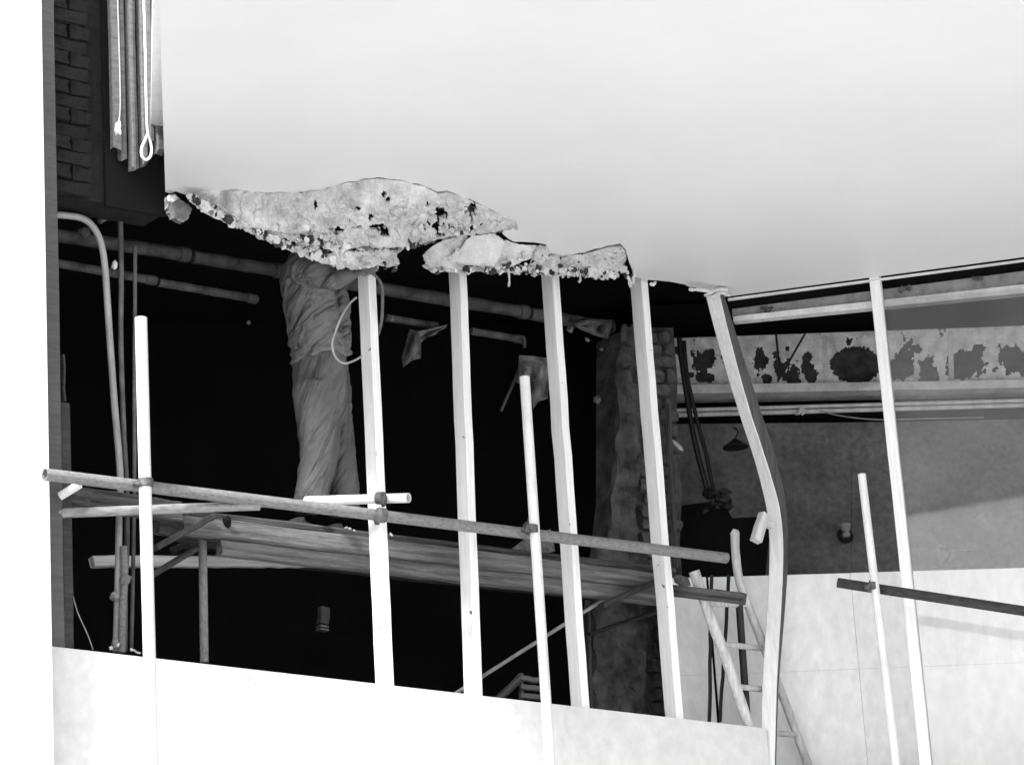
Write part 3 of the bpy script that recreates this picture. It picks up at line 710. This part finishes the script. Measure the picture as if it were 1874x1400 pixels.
# narrow vertical batten on the right side of the pier
beam('batten', F1(1236, 1040, PO - .02), F1(1222, 740, PO - .02), .03, .03, m_board2, sp_, up=N1)
bm = bmesh.new(); lump(bm, F1(1240, 815, PO - .05), .02, (.7, .7, 3)); bm_link('white_chip', bm, m_plaster2, sp_)

# dark old cables hanging beside it
cb = thing('cable_pair', F3(1280, 700, 1.0), 'pair of black cables hanging down right of the stone pier', 'cable')
tube('cable', [F3(1243, 618, .9), F3(1246, 650, .9), F3(1256, 720, .9), F3(1272, 810, .9), F3(1290, 880, .9), F3(1300, 910, .9)], .016, m_cable, cb, curve=5, seg=8)
tube('cable', [F3(1252, 624, .9), F3(1258, 690, .9), F3(1276, 770, .9), F3(1292, 830, .9), F3(1304, 890, .9), F3(1312, 905, .9)], .012, m_cable, cb, curve=5, seg=8)
bm = bmesh.new()
for q in range(14): lump(bm, F3(1308 + rnd.uniform(-22, 22), 912 + rnd.uniform(-14, 22), .9), rnd.uniform(.015, .035), (1, 1, 1.2), .5)
bm_link('bundle', bm, m_cable, cb)

# ------------------------------------------------------------------ interior pipes and rags
def ipipe(name, segs, off, r_, label, m=m_pipe):
    t_ = thing(name, F1(*segs[0][0], off), label, 'pipe')
    for a, b in segs:
        tube('pipe_length', [F1(*a, off), F1(*b, off)], r_, m, t_, seg=14, wob=.06)
        fr = (F1(*b, off) - F1(*a, off)).normalized()
        e_ = F1(*b, off); tube('pipe_collar', [e_ - fr * .06, e_ - fr * .005], r_ * 1.16, m, t_, seg=14)
    return t_
ipipe('lagged_pipe', [((60, 424), (345, 467)), ((352, 470), (520, 497)), ((600, 513), (965, 572)), ((970, 574), (1120, 600))], 1.0, .037, 'thick lagged pipe running under the dark ceiling')
ipipe('thin_pipe', [((60, 474), (285, 514)), ((290, 517), (470, 548))], .9, .023, 'thinner pipe below the lagged one, ending left of the workman')
ipipe('thin_pipe', [((706, 581), (800, 598)), ((862, 606), (958, 622))], .9, .021, 'thinner pipe length ending right of the second stud')
tube_o = tag(beam('pipe_stub', F1(957, 617, .85), F1(960, 636, .85), .02, .02, m_pipe, None, up=N1, n=3), 'short pipe stub at the end of the thinner pipe length', 'pipe')
def rag(label, outline, off, seed):
    t_ = thing('rag', F1(*outline[0], off), label, 'rag'); n = len(outline)
    cx = sum(p[0] for p in outline) / n; cy = sum(p[1] for p in outline) / n
    vs = [F1(cx, cy, off)]; fs = []; rings = 7
    for k in range(1, rings + 1):
        for i, (x, y) in enumerate(outline):
            f_ = k / rings; xx = cx + (x - cx) * f_; yy = cy + (y - cy) * f_
            vs.append(F1(xx, yy, off + .05 * math.sin(xx * .22 + yy * .05 + seed) + .03 * noise.noise(V((xx * .08, yy * .08, seed)))))
    for i in range(n): fs.append((0, 1 + i, 1 + (i + 1) % n))
    for k in range(rings - 1):
        for i in range(n): a = 1 + k * n; fs.append((a + i, a + n + i, a + n + (i + 1) % n, a + (i + 1) % n))
    o = link('cloth', fixn(pyd(vs, fs)), m_rag, t_, smooth=True); s_ = o.modifiers.new('solid', 'SOLIDIFY'); s_.thickness = .006
    return t_
rag('torn rag hanging from the thin pipe between first and second stud', [(750, 602), (765, 606), (790, 601), (818, 594), (816, 600), (785, 614), (766, 622), (769, 640), (768, 656), (755, 658), (738, 672), (735, 655), (742, 628)], .84, 1)
rag('ragged sacking hanging behind the tall white pole', [(950, 650), (975, 651), (1004, 656), (1004, 690), (1002, 730), (985, 735), (975, 748), (972, 720), (962, 706), (946, 700), (948, 675)], .62, 4)
rag('crumpled sacking at the end of the lagged pipe', [(1040, 590), (1075, 583), (1122, 585), (1122, 600), (1110, 620), (1088, 614), (1062, 602)], .93, 7)
tag(beam('stick', F1(917, 752, .8), F1(950, 676, .8), .014, .016, m_board2, None, n=4), 'thin dark stick leaning left of the hanging sacking', 'stick')
bm = bmesh.new()
for x, y, r_ in ((1043, 604, .022), (1075, 622, .016), (1093, 730, .022), (455, 591, .012), (1100, 640, .012), (716, 583, .016)):
    lump(bm, F1(x, y, .8), r_, (1, 1, 1), .6)
tag(bm_link('loose_plaster', bm, m_rag), 'scattered loose plaster bits clinging to the dark inside', 'plaster', kind='stuff')

# ------------------------------------------------------------------ conduits at the left
def cpipe(label, pts, off, r_, m, collar=()):
    t_ = thing('conduit', F1(*pts[-1], off), label, 'conduit')
    tube('conduit_length', [F1(x, y, off) for x, y in pts], r_, m, t_, curve=6, seg=12)
    for x, y in collar:
        bm = bmesh.new(); lump(bm, F1(x, y, off - .01), r_ * 1.7, (1, 1, 1.2), .25); bm_link('collar', bm, m, t_)
    return t_
cpipe('grey bent conduit curving in from the left wall', [(60, 392), (110, 394), (150, 400), (172, 418), (186, 450), (193, 500), (197, 560), (208, 720), (220, 868), (218, 940), (216, 1060), (212, 1192)], .30, .017, m_cond, [(213, 1092), (213, 1178)])
cpipe('darker straight conduit right of the bent one', [(219, 382), (221, 430), (222, 520), (221, 620), (226, 780), (232, 900), (232, 1000), (229, 1080), (228, 1192)], .36, .013, m_dpipe, [(219, 382)])
cpipe('thin third conduit behind the left scaffold pole', [(247, 455), (247, 560), (246, 680), (246, 860), (245, 960), (243, 1060), (240, 1192)], .42, .010, m_dpipe, [(247, 455)])
cpipe('stout short conduit standing at the foot of the bent one', [(226, 1000), (228, 1060), (224, 1120), (223, 1194)], .26, .017, m_tube, [(228, 1062)])
tag(tube('sloping_pipe', [F1(182, 406, .4), F1(217, 385, .4)], .014, m_dpipe), 'short sloping pipe arm joining the tops of the conduits', 'pipe')
bm = bmesh.new(); lump(bm, F1(153, 424, .6), .03, (1.3, 1, .9), .4); tag(bm_link('pipe_joint', bm, m_pipe), 'lumpy joint on the lagged pipe beside the bent conduit', 'joint')
bm = bmesh.new(); lump(bm, F1(210, 485, .33), .017, (1, 1, 1.7), .2); tag(bm_link('junction_box', bm, m_flange), 'small pale junction box between the conduits', 'box')
tag(tube('wire', [F1(132, 1085, .2), F1(142, 1120, .2), F1(160, 1160, .2), F1(170, 1188, .2)], .003, m_gcable, curve=4, seg=6), 'loose thin wire at the lower left corner of the opening', 'wire')
bm = bmesh.new()
for x, y in ((204, 1186), (247, 1190), (216, 1180), (252, 1194), (240, 1188)): lump(bm, F1(x, y, .12), .008, (1.6, 1, .7), .6)
tag(bm_link('debris', bm, m_plaster2), 'pale crumbs of debris on the sill below the conduits', 'debris', kind='stuff')

# frame posts at the left end of the opening
fp = thing('frame_post', F1(100, 1180, .03), 'grey painted frame post at the left end of the opening', 'post')
a = F1(98, 1182, .04); beam('post', V((a.x, a.y, LEDGE)), V((a.x, a.y, TOPZ)), .07, .085, m_post, fp, up=A1, n=12, ch=.006)
a = F1(122, 1182, .12); beam('inner_post', V((a.x, a.y, LEDGE)), V((a.x, a.y, F1(118, 740, .12).z)), .05, .062, m_post2, fp, up=A1, n=10, ch=.01)
beam('strap', F1(117, 735, .10), F1(114, 650, .10), .012, .03, m_post2, fp, up=N1, n=4)

# ------------------------------------------------------------------ scaffold
def spole(name, pts, off, r_, m, label, plane=F1, group='scaffold tubes', bore=.86):
    A, B = [plane(x, y, off) for x, y in pts]
    return tag(tube(name, [A, B], r_, m, None, seg=20, bore=bore), label, 'scaffold tube', group)
RT = .0245
def standard(top, low, off, m, label, plane=F1, r_=RT):
    A, B = plane(*low, off), plane(*top, off)
    d = (A - B).normalized(); A = A + d * (A.z / abs(d.z)) if plane else A
    return tag(tube('scaffold_pole', [A, B], r_, m, None, seg=20, bore=.86), label, 'scaffold pole', 'upright scaffold poles')
standard((258, 582), (275, 1262), -.24, m_pole, 'white upright scaffold pole at the left, rising past the conduits', r_=.029)
standard((960, 690), (998, 1262), -.24, m_pole, 'white upright scaffold pole between second and third stud', r_=.026)
T1a, T1b = (82, 868), (1329, 1021)
spole('scaffold_ledger', [T1a, T1b], -.17, .0285, m_tube, 'long weathered scaffold ledger sloping across the left studs')
# couplers
def coupler(label, P, ax1, ax2, r1, r2, gap):
    t_ = thing('coupler', P, label, 'coupler', 'scaffold couplers')
    c1_, c2_ = P - gap / 2, P + gap / 2
    for c_, ax, r_ in ((c1_, ax1, r1), (c2_, ax2, r2)):
        co_ = tube('collar', [c_ - ax * .021, c_ - ax * .018, c_ + ax * .018, c_ + ax * .021], [r_ * 1.12, r_ * 1.3, r_ * 1.3, r_ * 1.12], m_clamp, t_, seg=18)
        s_ = ax.cross(gap.normalized()).normalized()
        tube('bolt', [c_ + s_ * r_ * 1.1 - gap.normalized() * .05, c_ + s_ * r_ * 1.1 + gap.normalized() * .03], .009, m_clamp, co_, seg=8)
        bm = bmesh.new(); lump(bm, c_ + s_ * r_ * 1.15 - gap.normalized() * .045, .016, (1, 1, 1), .15); bm_link('nut', bm, m_clamp, co_)
        beam('lug', c_ + s_ * r_ * .9, c_ + s_ * r_ * 2.0, .034, .02, m_clamp, co_, up=ax, n=2)
    return t_
led = (F1(*T1b, -.17) - F1(*T1a, -.17)).normalized()
gapv = F1(266, 885, -.17) - F1(266, 885, -.24)
coupler('coupler clamping the left white pole to the ledger', F1(266, 884, -.205), V((.0, 0, 1)), led, .029, .0285, gapv)
coupler('coupler clamping the middle white pole to the ledger', F1(971, 968, -.205), V((0, 0, 1)), led, .026, .0285, gapv)
# short transom clamped over the first stud
def spole2(name, A, B, r_, m, label): return tag(tube(name, [A, B], r_, m, None, seg=20, bore=.86), label, 'scaffold tube', 'scaffold tubes')
spole2('scaffold_transom', F1(560, 917, .28), F1(748, 911, -.26), .024, m_pole, 'short pale scaffold tube poking out past the first stud')
tr_ax = (F1(748, 911, -.26) - F1(560, 917, .28)).normalized()
pc = F1(697, 927, -.19)
coupler('coupler joining the short pale tube to the ledger at the first stud', pc, tr_ax, led, .024, .0285, F1(698, 943, -.17) - F1(697, 912, -.12))
# tube at the lower left, tapering off in perspective to the right, and its little neighbour
spole2('scaffold_transom', F1(60, 941, .05), F1(474, 925, -.16), .023, m_tube2, 'pale scaffold tube ending in front of the platform at the left')
spole2('tube_stub', F1(110, 908, -.02), F1(146, 886, -.10), .02, m_pole, 'short white tube end at the far left below the ledger')
# platform beams under the workman
def pbeam(a, b, off, depth, ht, label, m=m_board, **kw):
    return tag(beam('scaffold_board', F1(*a, off), F1(*b, off), depth, ht, m, None, n=26, ch=.007, jit=.0018, ragged=.01, **kw), label, 'scaffold board', 'boards of the working platform')
pbeam((330, 960), (1215, 1066), .24, .06, .088, 'upper weathered board of the platform under the workman')
pbeam((400, 1002), (1222, 1096), .27, .06, .078, 'lower weathered board of the platform, under the upper one')
pbeam((60, 900), (330, 938), .20, .06, .10, 'dark platform board at the far left above the pale tube', m_board2)
pbeam((285, 960), (420, 975), .30, .05, .09, 'short old board butting the platform at the left', m_board2)
pbeam((170, 1028), (610, 1028), .75, .05, .055, 'bright board lying flat below the platform at the left', m_pale)
# deck that carries the man
dk = thing('platform_deck', F1(600, 960, .55), 'plank deck the workman stands on behind the boards', 'deck')
zd = F1(560, 958, .27).z - .012
for i in range(3):
    o_ = .40 + i * .228
    a = F1(330, 960, o_); b = F1(1215, 1066, o_)
    beam('plank', V((a.x, a.y, zd)), V((b.x, b.y, zd)), .222, .038, m_board2, dk, n=16)
bm = bmesh.new()
for x, y, r_ in ((640, 967, .007), (716, 978, .008), (648, 970, .004), (634, 965, .005)): lump(bm, F1(x, y, .2), r_, (1.8, 1, .8), .5)
tag(bm_link('debris', bm, m_plaster2), 'white plaster crumbs on the platform edge by the first stud', 'debris', kind='stuff')
bm = bmesh.new(); bmesh.ops.create_grid(bm, x_segments=12, y_segments=3, size=.5)
slab_b = tag(slab('plywood_scrap', [F1(935, 1006, .3), F1(972, 978, .34), (F1(1008, 968, .36)), F1(1016, 1008, .34), F1(985, 1016, .3)], N1 * .018, m_board), 'pale scrap of plywood leaning behind the middle white pole', 'scrap')
# prop and braces under the platform
tag(tube('prop', [F1(374, 1212, .35), F1(370, 948, .35)], .021, m_tube, None, bore=.85), 'thin steel prop standing under the platform at the left', 'prop')
tag(tube('brace', [F1(262, 1062, .25), F1(362, 1002, .3)], .016, m_rust, None), 'dark brace tube sloping up to the steel prop', 'brace')
tag(beam('brace', F1(285, 1002, .18), F1(392, 945, .18), .03, .045, m_rust, None, up=N1), 'dark timber brace in the shade above the brace tube', 'brace')
bm = bmesh.new(); lump(bm, F1(1002 * 0 + 415, 955, .2), .03, (.9, .5, 1.3), .3); tag(bm_link('knot_hole', bm, m_black), 'dark knot on the upper platform board near the prop', 'knot')
# thin rod rising to the platform, and dark stays
tag(tube('rod', [F1(800, 1290, .45), F1(1118, 1088, .30)], .0105, m_tube2, None, seg=10), 'thin pale rod sloping up to the platform end', 'rod')
tag(tube('stay', [F1(1078, 1160, .4), F1(1205, 1118, .4)], .012, m_cable, None, seg=10), 'thin black stay below the platform end', 'stay')
tag(beam('brace', F1(1100, 1108, .20), F1(1228, 1052, .20), .03, .05, m_rust, None, up=N1), 'dark timber brace under the right end of the platform', 'brace')
tag(beam('batten', F1(1082, 1340, .55), F1(1076, 1110, .55), .02, .025, m_post2, None, up=N1), 'dark batten at the left side of the stone pier', 'batten')
tag(beam('platform_bearer', F1(1225, 1080, .15), F1(1362, 1095, -.25), .05, .06, m_board2, None, n=6), 'stub of weathered bearer reaching the ladder', 'bearer')
bm = bmesh.new(); lump(bm, F1(1245, 1062, .1), .045, (1.4, 1, .6), .4); tag(bm_link('sandbag', bm, m_rag), 'crumpled dark bag on the end of the platform', 'bag')
# stacked bricks at the bottom
bp_ = thing('crate', F1(975, 1262, .5), 'old slatted box on the floor at the foot of the middle pole', 'box')
for i, (y, h_) in enumerate(((1240, .03), (1256, .03), (1272, .03), (1290, .035))):
    beam('slat', F1(952, y, .5), F1(1002, y + 6, .5), .02, h_, m_board, bp_, n=4)
for x in (954, 1000): beam('corner_post', F1(x, 1310, .52), F1(x, 1232, .52), .025, .025, m_board2, bp_, n=3)
tag(beam('plank', F1(905, 1285, .5), F1(955, 1238, .5), .02, .04, m_board2, None, n=4), 'short dark plank leaning on the slatted box', 'plank')
# dim notice hanging in the dark
nb = thing('tin_can', F1(591, 1150, 1.6), 'small dim striped can in the dark below the platform', 'can')
beam('body', F1(590, 1142, 1.6), F1(592, 1112, 1.6), .05, .055, m_pipe, nb, n=2); 
for y in (1146, 1152): beam('band', F1(590, y + 3, 1.598), F1(590, y - .5, 1.598), .054, .058, m_rag, nb, n=1)

# right scaffold pole and dark ledger
def FR(x, y, off=0.0): return F2(x, y, off - .30)
A, B = FR(1624, 1262, -.06), FR(1577, 868, -.06); d = (A - B).normalized(); A2_ = A + d * (A.z / abs(d.z))
tag(tube('scaffold_pole', [A2_, B], .0215, m_pole, None, seg=20, bore=.86), 'thin white upright scaffold pole at the right', 'scaffold pole', 'upright scaffold poles')
A, B = FR(1533, 1066), FR(2000, 1137)
spole2('scaffold_ledger', A, B, .026, m_rust, 'dark rusty scaffold tube crossing the right pole')
coupler('coupler clamping the right white pole to the rusty tube', FR(1597, 1073, -.03), UP, (B - A).normalized(), .0215, .026, FR(1597, 1073) - FR(1597, 1073, -.06))

# ------------------------------------------------------------------ ladder
ld = thing('ladder', F2(1390, 1330, -.25), 'old pole ladder leaning against the white boards at the corner', 'ladder')
LO = .12
tube('stile', [F1(x, y, LO - .1) for x, y in ((1270, 1045), (1300, 1130), (1330, 1208), (1352, 1275), (1378, 1350), (1402, 1425))], .030, m_ladder, ld, curve=4, wob=.05)
tube('stile', [F1(x, y, LO) for x, y in ((1345, 976), (1346, 1010), (1352, 1058), (1366, 1100), (1396, 1178), (1428, 1262), (1455, 1335), (1488, 1425))], .024, m_ladder, ld, curve=4, wob=.05)
for a, b in (((1318, 1178), (1394, 1186)), ((1345, 1256), (1426, 1264)), ((1290, 1104), (1366, 1106)), ((1374, 1338), (1456, 1344)), ((1398, 1412), (1484, 1418))):
    tube('rung', [F1(*a, LO - .09), F1(*b, LO)], .016, m_ladder, ld)
bm = bmesh.new(); lump(bm, F1(1345, 976, LO), .03, (1, 1, .45), .2); bm_link('stile_cap', bm, m_ladder, ld)
tag(tube('steel_post', [F1(1352, 1095, .1), F1(1375, 1425, .1)], .02, m_dark, None), 'dark steel post behind the ladder rungs', 'post')
tag(beam('shadow_slit', F1(1298, 1320, .2), F1(1302, 1052, .2), .012, .02, m_cable, None), 'black strip standing in for the shadow slit in the boards left of the ladder', 'batten')  # two black strips painted in as the shadow slits between the boards
tag(beam('shadow_slit', F1(1318, 1320, .2), F1(1334, 1052, .2), .012, .02, m_cable, None), 'black strip standing in for the shadow slit in the boards behind the ladder', 'batten')

# ------------------------------------------------------------------ cables at the first stud
tag(tube('cable', [F1(652, 545, -.02), F1(640, 556, -.03), F1(625, 580, -.05), F1(613, 610, -.05), F1(608, 632, -.05), F1(615, 655, -.05), F1(630, 665, -.04), F1(648, 660, -.02), F1(662, 652, .02)], .0055, m_gcable, curve=6, seg=8), 'thin grey cable looping before the workman at the first stud', 'cable')
tag(tube('cable', [F1(660, 488, -.03), F1(675, 496, -.05), F1(690, 508, -.05), F1(699, 525, -.04), F1(700, 560, -.03), F1(698, 590, -.01), F1(692, 612, .04)], .008, m_dpipe, curve=6, seg=8), 'dark stiff cable arching over the top of the first stud', 'cable')

# ------------------------------------------------------------------ the workman
pm = F1(590, 800, .52)
def MP(x, y, d=0.0): return hit(x, y, V((0, pm.y + d, 0)), V((0, 1, 0)))
FW = V((.80, .60, 0)); SD = V((.60, -.80, 0))       # he faces right and away; SD points to his right side, towards the camera
man = thing('person', MP(590, 958), 'workman in shirt and trousers on the platform, seen from behind, reaching to a stud', 'person')
def loft(rings, seg=24):
    vs = []; fs = []
    for c_, a_, b_ in rings:
        for k in range(seg):
            an = 2 * math.pi * k / seg
            vs.append(c_ + a_ * math.cos(an) + b_ * math.sin(an))
    for i in range(len(rings) - 1):
        for k in range(seg): fs.append((i * seg + k, i * seg + (k + 1) % seg, (i + 1) * seg + (k + 1) % seg, (i + 1) * seg + k))
    n0 = len(vs); fs.append(tuple(range(seg))); fs.append(tuple((len(rings) - 1) * seg + k for k in range(seg)))
    return vs, fs
def limb(pts, radii, seg=16, flat=1.0):
    rings = []; ref = V((.3, .5, .81))
    for i, p in enumerate(pts):
        t_ = (pts[min(i + 1, len(pts) - 1)] - pts[max(i - 1, 0)]).normalized()
        u = (ref - t_ * ref.dot(t_)).normalized(); v_ = t_.cross(u)
        rings.append((p, u * radii[i], v_ * radii[i] * flat))
    return loft(rings, seg)
def fuse(name, parts, voxel, m, parent, disp=None, smooth_it=6, cut=None):
    vs = []; fs = []
    for v_, f_ in parts:
        b0 = len(vs); vs += v_; fs += [tuple(b0 + i for i in q) for q in f_]
    o = link('tmp', fixn(pyd(vs, fs)), None, None)
    md = o.modifiers.new('r', 'REMESH'); md.mode = 'VOXEL'; md.voxel_size = voxel
    sm = o.modifiers.new('s', 'SMOOTH'); sm.iterations = smooth_it; sm.factor = .5
    dg = bpy.context.evaluated_depsgraph_get(); me = bpy.data.meshes.new_from_object(o.evaluated_get(dg))
    bpy.data.objects.remove(o)
    if disp:
        ns = [v.normal.copy() for v in me.vertices]
        for v, n_ in zip(me.vertices, ns): v.co = v.co + n_ * disp(v.co, n_)
    if cut:
        bm = bmesh.new(); bm.from_mesh(me); bmesh.ops.delete(bm, geom=[f_ for f_ in bm.faces if cut(f_.calc_center_median())], context='FACES'); bm.to_mesh(me); bm.free()
    return link(name, me, m, parent, smooth=True)
def pxy(co):   # pixel of a world point
    q = CR.transposed() @ (co - EYE); return 937 + FPX * q.x / -q.z, 700 - FPX * q.y / -q.z
SC = .0028
def ring(x0, x1, y, d=0.0, ratio=.62):
    """body cross-section whose visible width is x0..x1"""
    c_ = MP((x0 + x1) / 2, y, d); h_ = (x1 - x0) / 2 * (c_.y / math.cos(R(12))) / FPX / .97
    # ellipse: half width sw along SD, half depth fd along FW
    sw = h_ / math.sqrt(SD.x ** 2 + (ratio * FW.x) ** 2)
    return (c_, SD * sw, FW * sw * ratio)
torso = [ring(532, 575, 462, .02, .8), ring(524, 590, 474), ring(512, 600, 486), ring(509, 606, 505), ring(512, 612, 530), ring(517, 619, 560), ring(522, 624, 590), ring(526, 629, 615), ring(530, 634, 640), ring(529, 638, 656), ring(531, 638, 664)]
def fold(co, k1, k2, ang, amp, seed):
    x, y = pxy(co); a = R(ang)
    u = x * math.cos(a) + y * math.sin(a) + 14 * noise.noise(V((x * .02, y * .02, seed)))
    v_ = noise.noise(V((u * k1, (-x * math.sin(a) + y * math.cos(a)) * k2, seed)))
    return amp * (1.2 * v_ + .8 * v_ * abs(v_) * 2)
def d_shirt(co, n_):
    x, y = pxy(co)
    r_ = fold(co, .05, .006, 60, .005, 3) + .5 * fold(co, .11, .010, 62, .008, 8)
    if y > 632: r_ += .006 * math.sin((y + 5 * math.sin(x * .06)) * .36)
    return r_
sh = MP(556, 497, -.15); el = F1(618, 512, .22); wr = F1(650, 500, .09)
arm_sleeve = limb([MP(552, 500, -.05), sh, sh.lerp(el, .35), sh.lerp(el, .7), el, el.lerp(wr, .12)], [.062, .074, .068, .061, .056, .05])
# left arm: raised to the work above, and its upper sleeve
sh2 = MP(572, 492, .17); el2 = MP(606, 470, .34); wr2 = MP(640, 452, .28)
sleeve2 = limb([MP(566, 500, .08), sh2, sh2.lerp(el2, .5), el2], [.06, .068, .06, .052])
# open shirt front hanging away from the body on the far side
front = loft([(MP(618, 520, .10), SD * .05, FW * .05), (MP(622, 560, .12), SD * .05, FW * .055), (MP(627, 610, .13), SD * .045, FW * .05), (MP(630, 650, .13), SD * .035, FW * .04)])
fuse('shirt', [loft(torso), arm_sleeve, sleeve2, front], .010, m_shirt, man, d_shirt, 8)
hips = [ring(536, 634, 655), ring(533, 638, 672), ring(535, 641, 700), ring(538, 642, 730), ring(543, 641, 760), ring(553, 636, 782)]
def leg(rows, d):
    return loft([(lambda c_, h_: (c_, V((h_, 0, 0)), V((0, h_ * 1.05, 0))))(MP((a + b) / 2, y, d), (b - a) / 2 * pm.y / FPX * 1.10) for a, b, y in rows])
leg_r = leg([(538, 618, 705), (541, 624, 740), (546, 624, 780), (548, 621, 820), (547, 614, 860), (543, 606, 890), (540, 600, 915), (539, 601, 936)], -.06)
leg_l = leg([(580, 642, 705), (580, 643, 740), (584, 645, 780), (590, 649, 820), (597, 653, 860), (600, 656, 890), (602, 657, 915), (603, 656, 944)], .12)
def d_trs(co, n_):
    x, y = pxy(co)
    r_ = fold(co, .05, .005, 16, .005, 11) + .5 * fold(co, .11, .008, 26, .008, 14)
    if y > 905: r_ += .003 * math.sin(y * .35 + x * .1)
    return r_
fuse('trousers', [loft(hips), leg_r, leg_l], .010, m_trs, man, d_trs, 5)
for nm, x, y, d in (('shoe', 560, 946, -.05), ('shoe', 628, 957, .12)):
    c_ = MP(x, y, d); c_.z = zd + .02 + .045
    prof = [(-.10, .036, .03), (-.06, .042, .045), (0, .042, .045), (.06, .044, .035), (.12, .046, .026), (.17, .036, .02)]
    rings = [(c_ + FW * (p - .02) + UP * (h_ - .045), SD * w_, UP * h_) for p, w_, h_ in prof]
    fuse(nm, [loft(rings), limb([c_ + UP * .0 - FW * .05, c_ + UP * .05 - FW * .06], [.045, .045])], .008, m_shoe, man, None, 3)
# body: head, neck, trunk, arms and hands in one surface (mostly under the clothes)
hd = MP(552, 428, .06)
hf = (FW * .9 + UP * .25).normalized()
head = loft([(hd - UP * .115 + FW * .035, SD * .035, FW * .04), (hd - UP * .085 + FW * .03, SD * .055, FW * .065), (hd - UP * .045 + FW * .012, SD * .068, FW * .088), (hd, SD * .074, FW * .098), (hd + UP * .045, SD * .073, FW * .097), (hd + UP * .085, SD * .056, FW * .075), (hd + UP * .11, SD * .025, FW * .035)])
neck = limb([MP(556, 486, .02), MP(554, 460, .03), hd - UP * .05 - FW * .01], [.06, .055, .05])
nose = limb([hd + FW * .095 + UP * .02, hd + FW * .118 - UP * .022, hd + FW * .09 - UP * .035], [.009, .014, .01], 10)
brow = limb([hd + FW * .088 + SD * .045 + UP * .025, hd + FW * .097 + UP * .03, hd + FW * .088 - SD * .045 + UP * .025], [.009, .01, .009], 8)
mouth = limb([hd + FW * .083 + SD * .022 - UP * .062, hd + FW * .095 - UP * .062, hd + FW * .083 - SD * .022 - UP * .062], [.006, .009, .006], 8)
ears = [loft([(hd + SD * s_ * .074 - FW * .005 + UP * z_, SD * .010, FW * r_) for z_, r_ in ((-.03, .006), (-.015, .014), (.01, .018), (.03, .012))], 10) for s_ in (1, -1)]
trunk = loft([(c_, a_ * .8, b_ * .8) for c_, a_, b_ in torso[1:]] + [(c_, a_ * .8, b_ * .8) for c_, a_, b_ in hips])
legs_ = [limb([MP(584, 740, -.05), MP(582, 850, -.06), MP(570, 940, -.06)], [.07, .05, .035]), limb([MP(612, 740, .12), MP(624, 850, .12), MP(629, 945, .12)], [.07, .05, .035])]
def hand(wr_, ax, pn, side):
    """palm and five fingers from the wrist along ax; pn = palm normal, side = towards the thumb; fingers curl to pn"""
    ps = [limb([wr_ - ax * .02, wr_ + ax * .03, wr_ + ax * .075], [.024, .033, .03], 12, .55)]
    for i, (o_, L_) in enumerate(((.028, .070), (.010, .078), (-.009, .072), (-.027, .056))):
        b0 = wr_ + ax * .075 + side * o_
        p1 = b0 + ax * L_ * .45 + pn * .006; p2 = p1 + (ax * .55 + pn * .8).normalized() * L_ * .33; p3 = p2 + (ax * .1 + pn).normalized() * L_ * .25
        ps.append(limb([b0 - ax * .015, b0, p1, p2, p3], [.009, .0095, .009, .0082, .007], 10))
    b0 = wr_ + ax * .02 + side * .028
    ps.append(limb([b0, b0 + (side * .7 + ax * .5) * .03, b0 + (side * .7 + ax * .8 + pn * .4) * .05, b0 + (side * .5 + ax + pn * .8) * .062], [.013, .012, .0105, .008], 10))
    return ps
ax = (wr - el).normalized(); pn = N1.copy() * -1; pn = (A1 * 1.0); pn = (pn - ax * pn.dot(ax)).normalized(); side = ax.cross(pn) * (1 if ax.cross(pn).z > 0 else -1)
farm = limb([sh, el, el.lerp(wr, .4), wr], [.05, .044, .042, .028])
ax2 = (wr2 - el2).normalized(); pn2 = (UP - ax2 * UP.dot(ax2)).normalized(); side2 = ax2.cross(pn2)
farm2 = limb([sh2, el2, el2.lerp(wr2, .4), wr2], [.048, .042, .039, .027])
fuse('body', [head, neck, nose, brow, mouth, trunk, farm, farm2] + ears + legs_ + hand(wr, ax, pn, side) + hand(wr2, ax2, pn2, side2), .0062, m_skin, man, None, 2)
hairp = loft([(hd - UP * .075 - FW * .012, SD * .066, FW * .075), (hd - UP * .03 - FW * .018, SD * .078, FW * .088), (hd + UP * .02 - FW * .014, SD * .081, FW * .096), (hd + UP * .065 - FW * .008, SD * .077, FW * .098), (hd + UP * .105, SD * .056, FW * .075), (hd + UP * .122, SD * .02, FW * .03)])
fuse('hair', [hairp], .008, m_hair, man, lambda co, n_: .006 * noise.noise(co * 60), 2)
for s_ in (1, -1):
    bm = bmesh.new(); bmesh.ops.create_uvsphere(bm, u_segments=10, v_segments=8, radius=.011)
    for v in bm.verts: v.co += hd + FW * .086 + SD * s_ * .032 + UP * .008
    bm_link('eye', bm, m_cord, man, True)
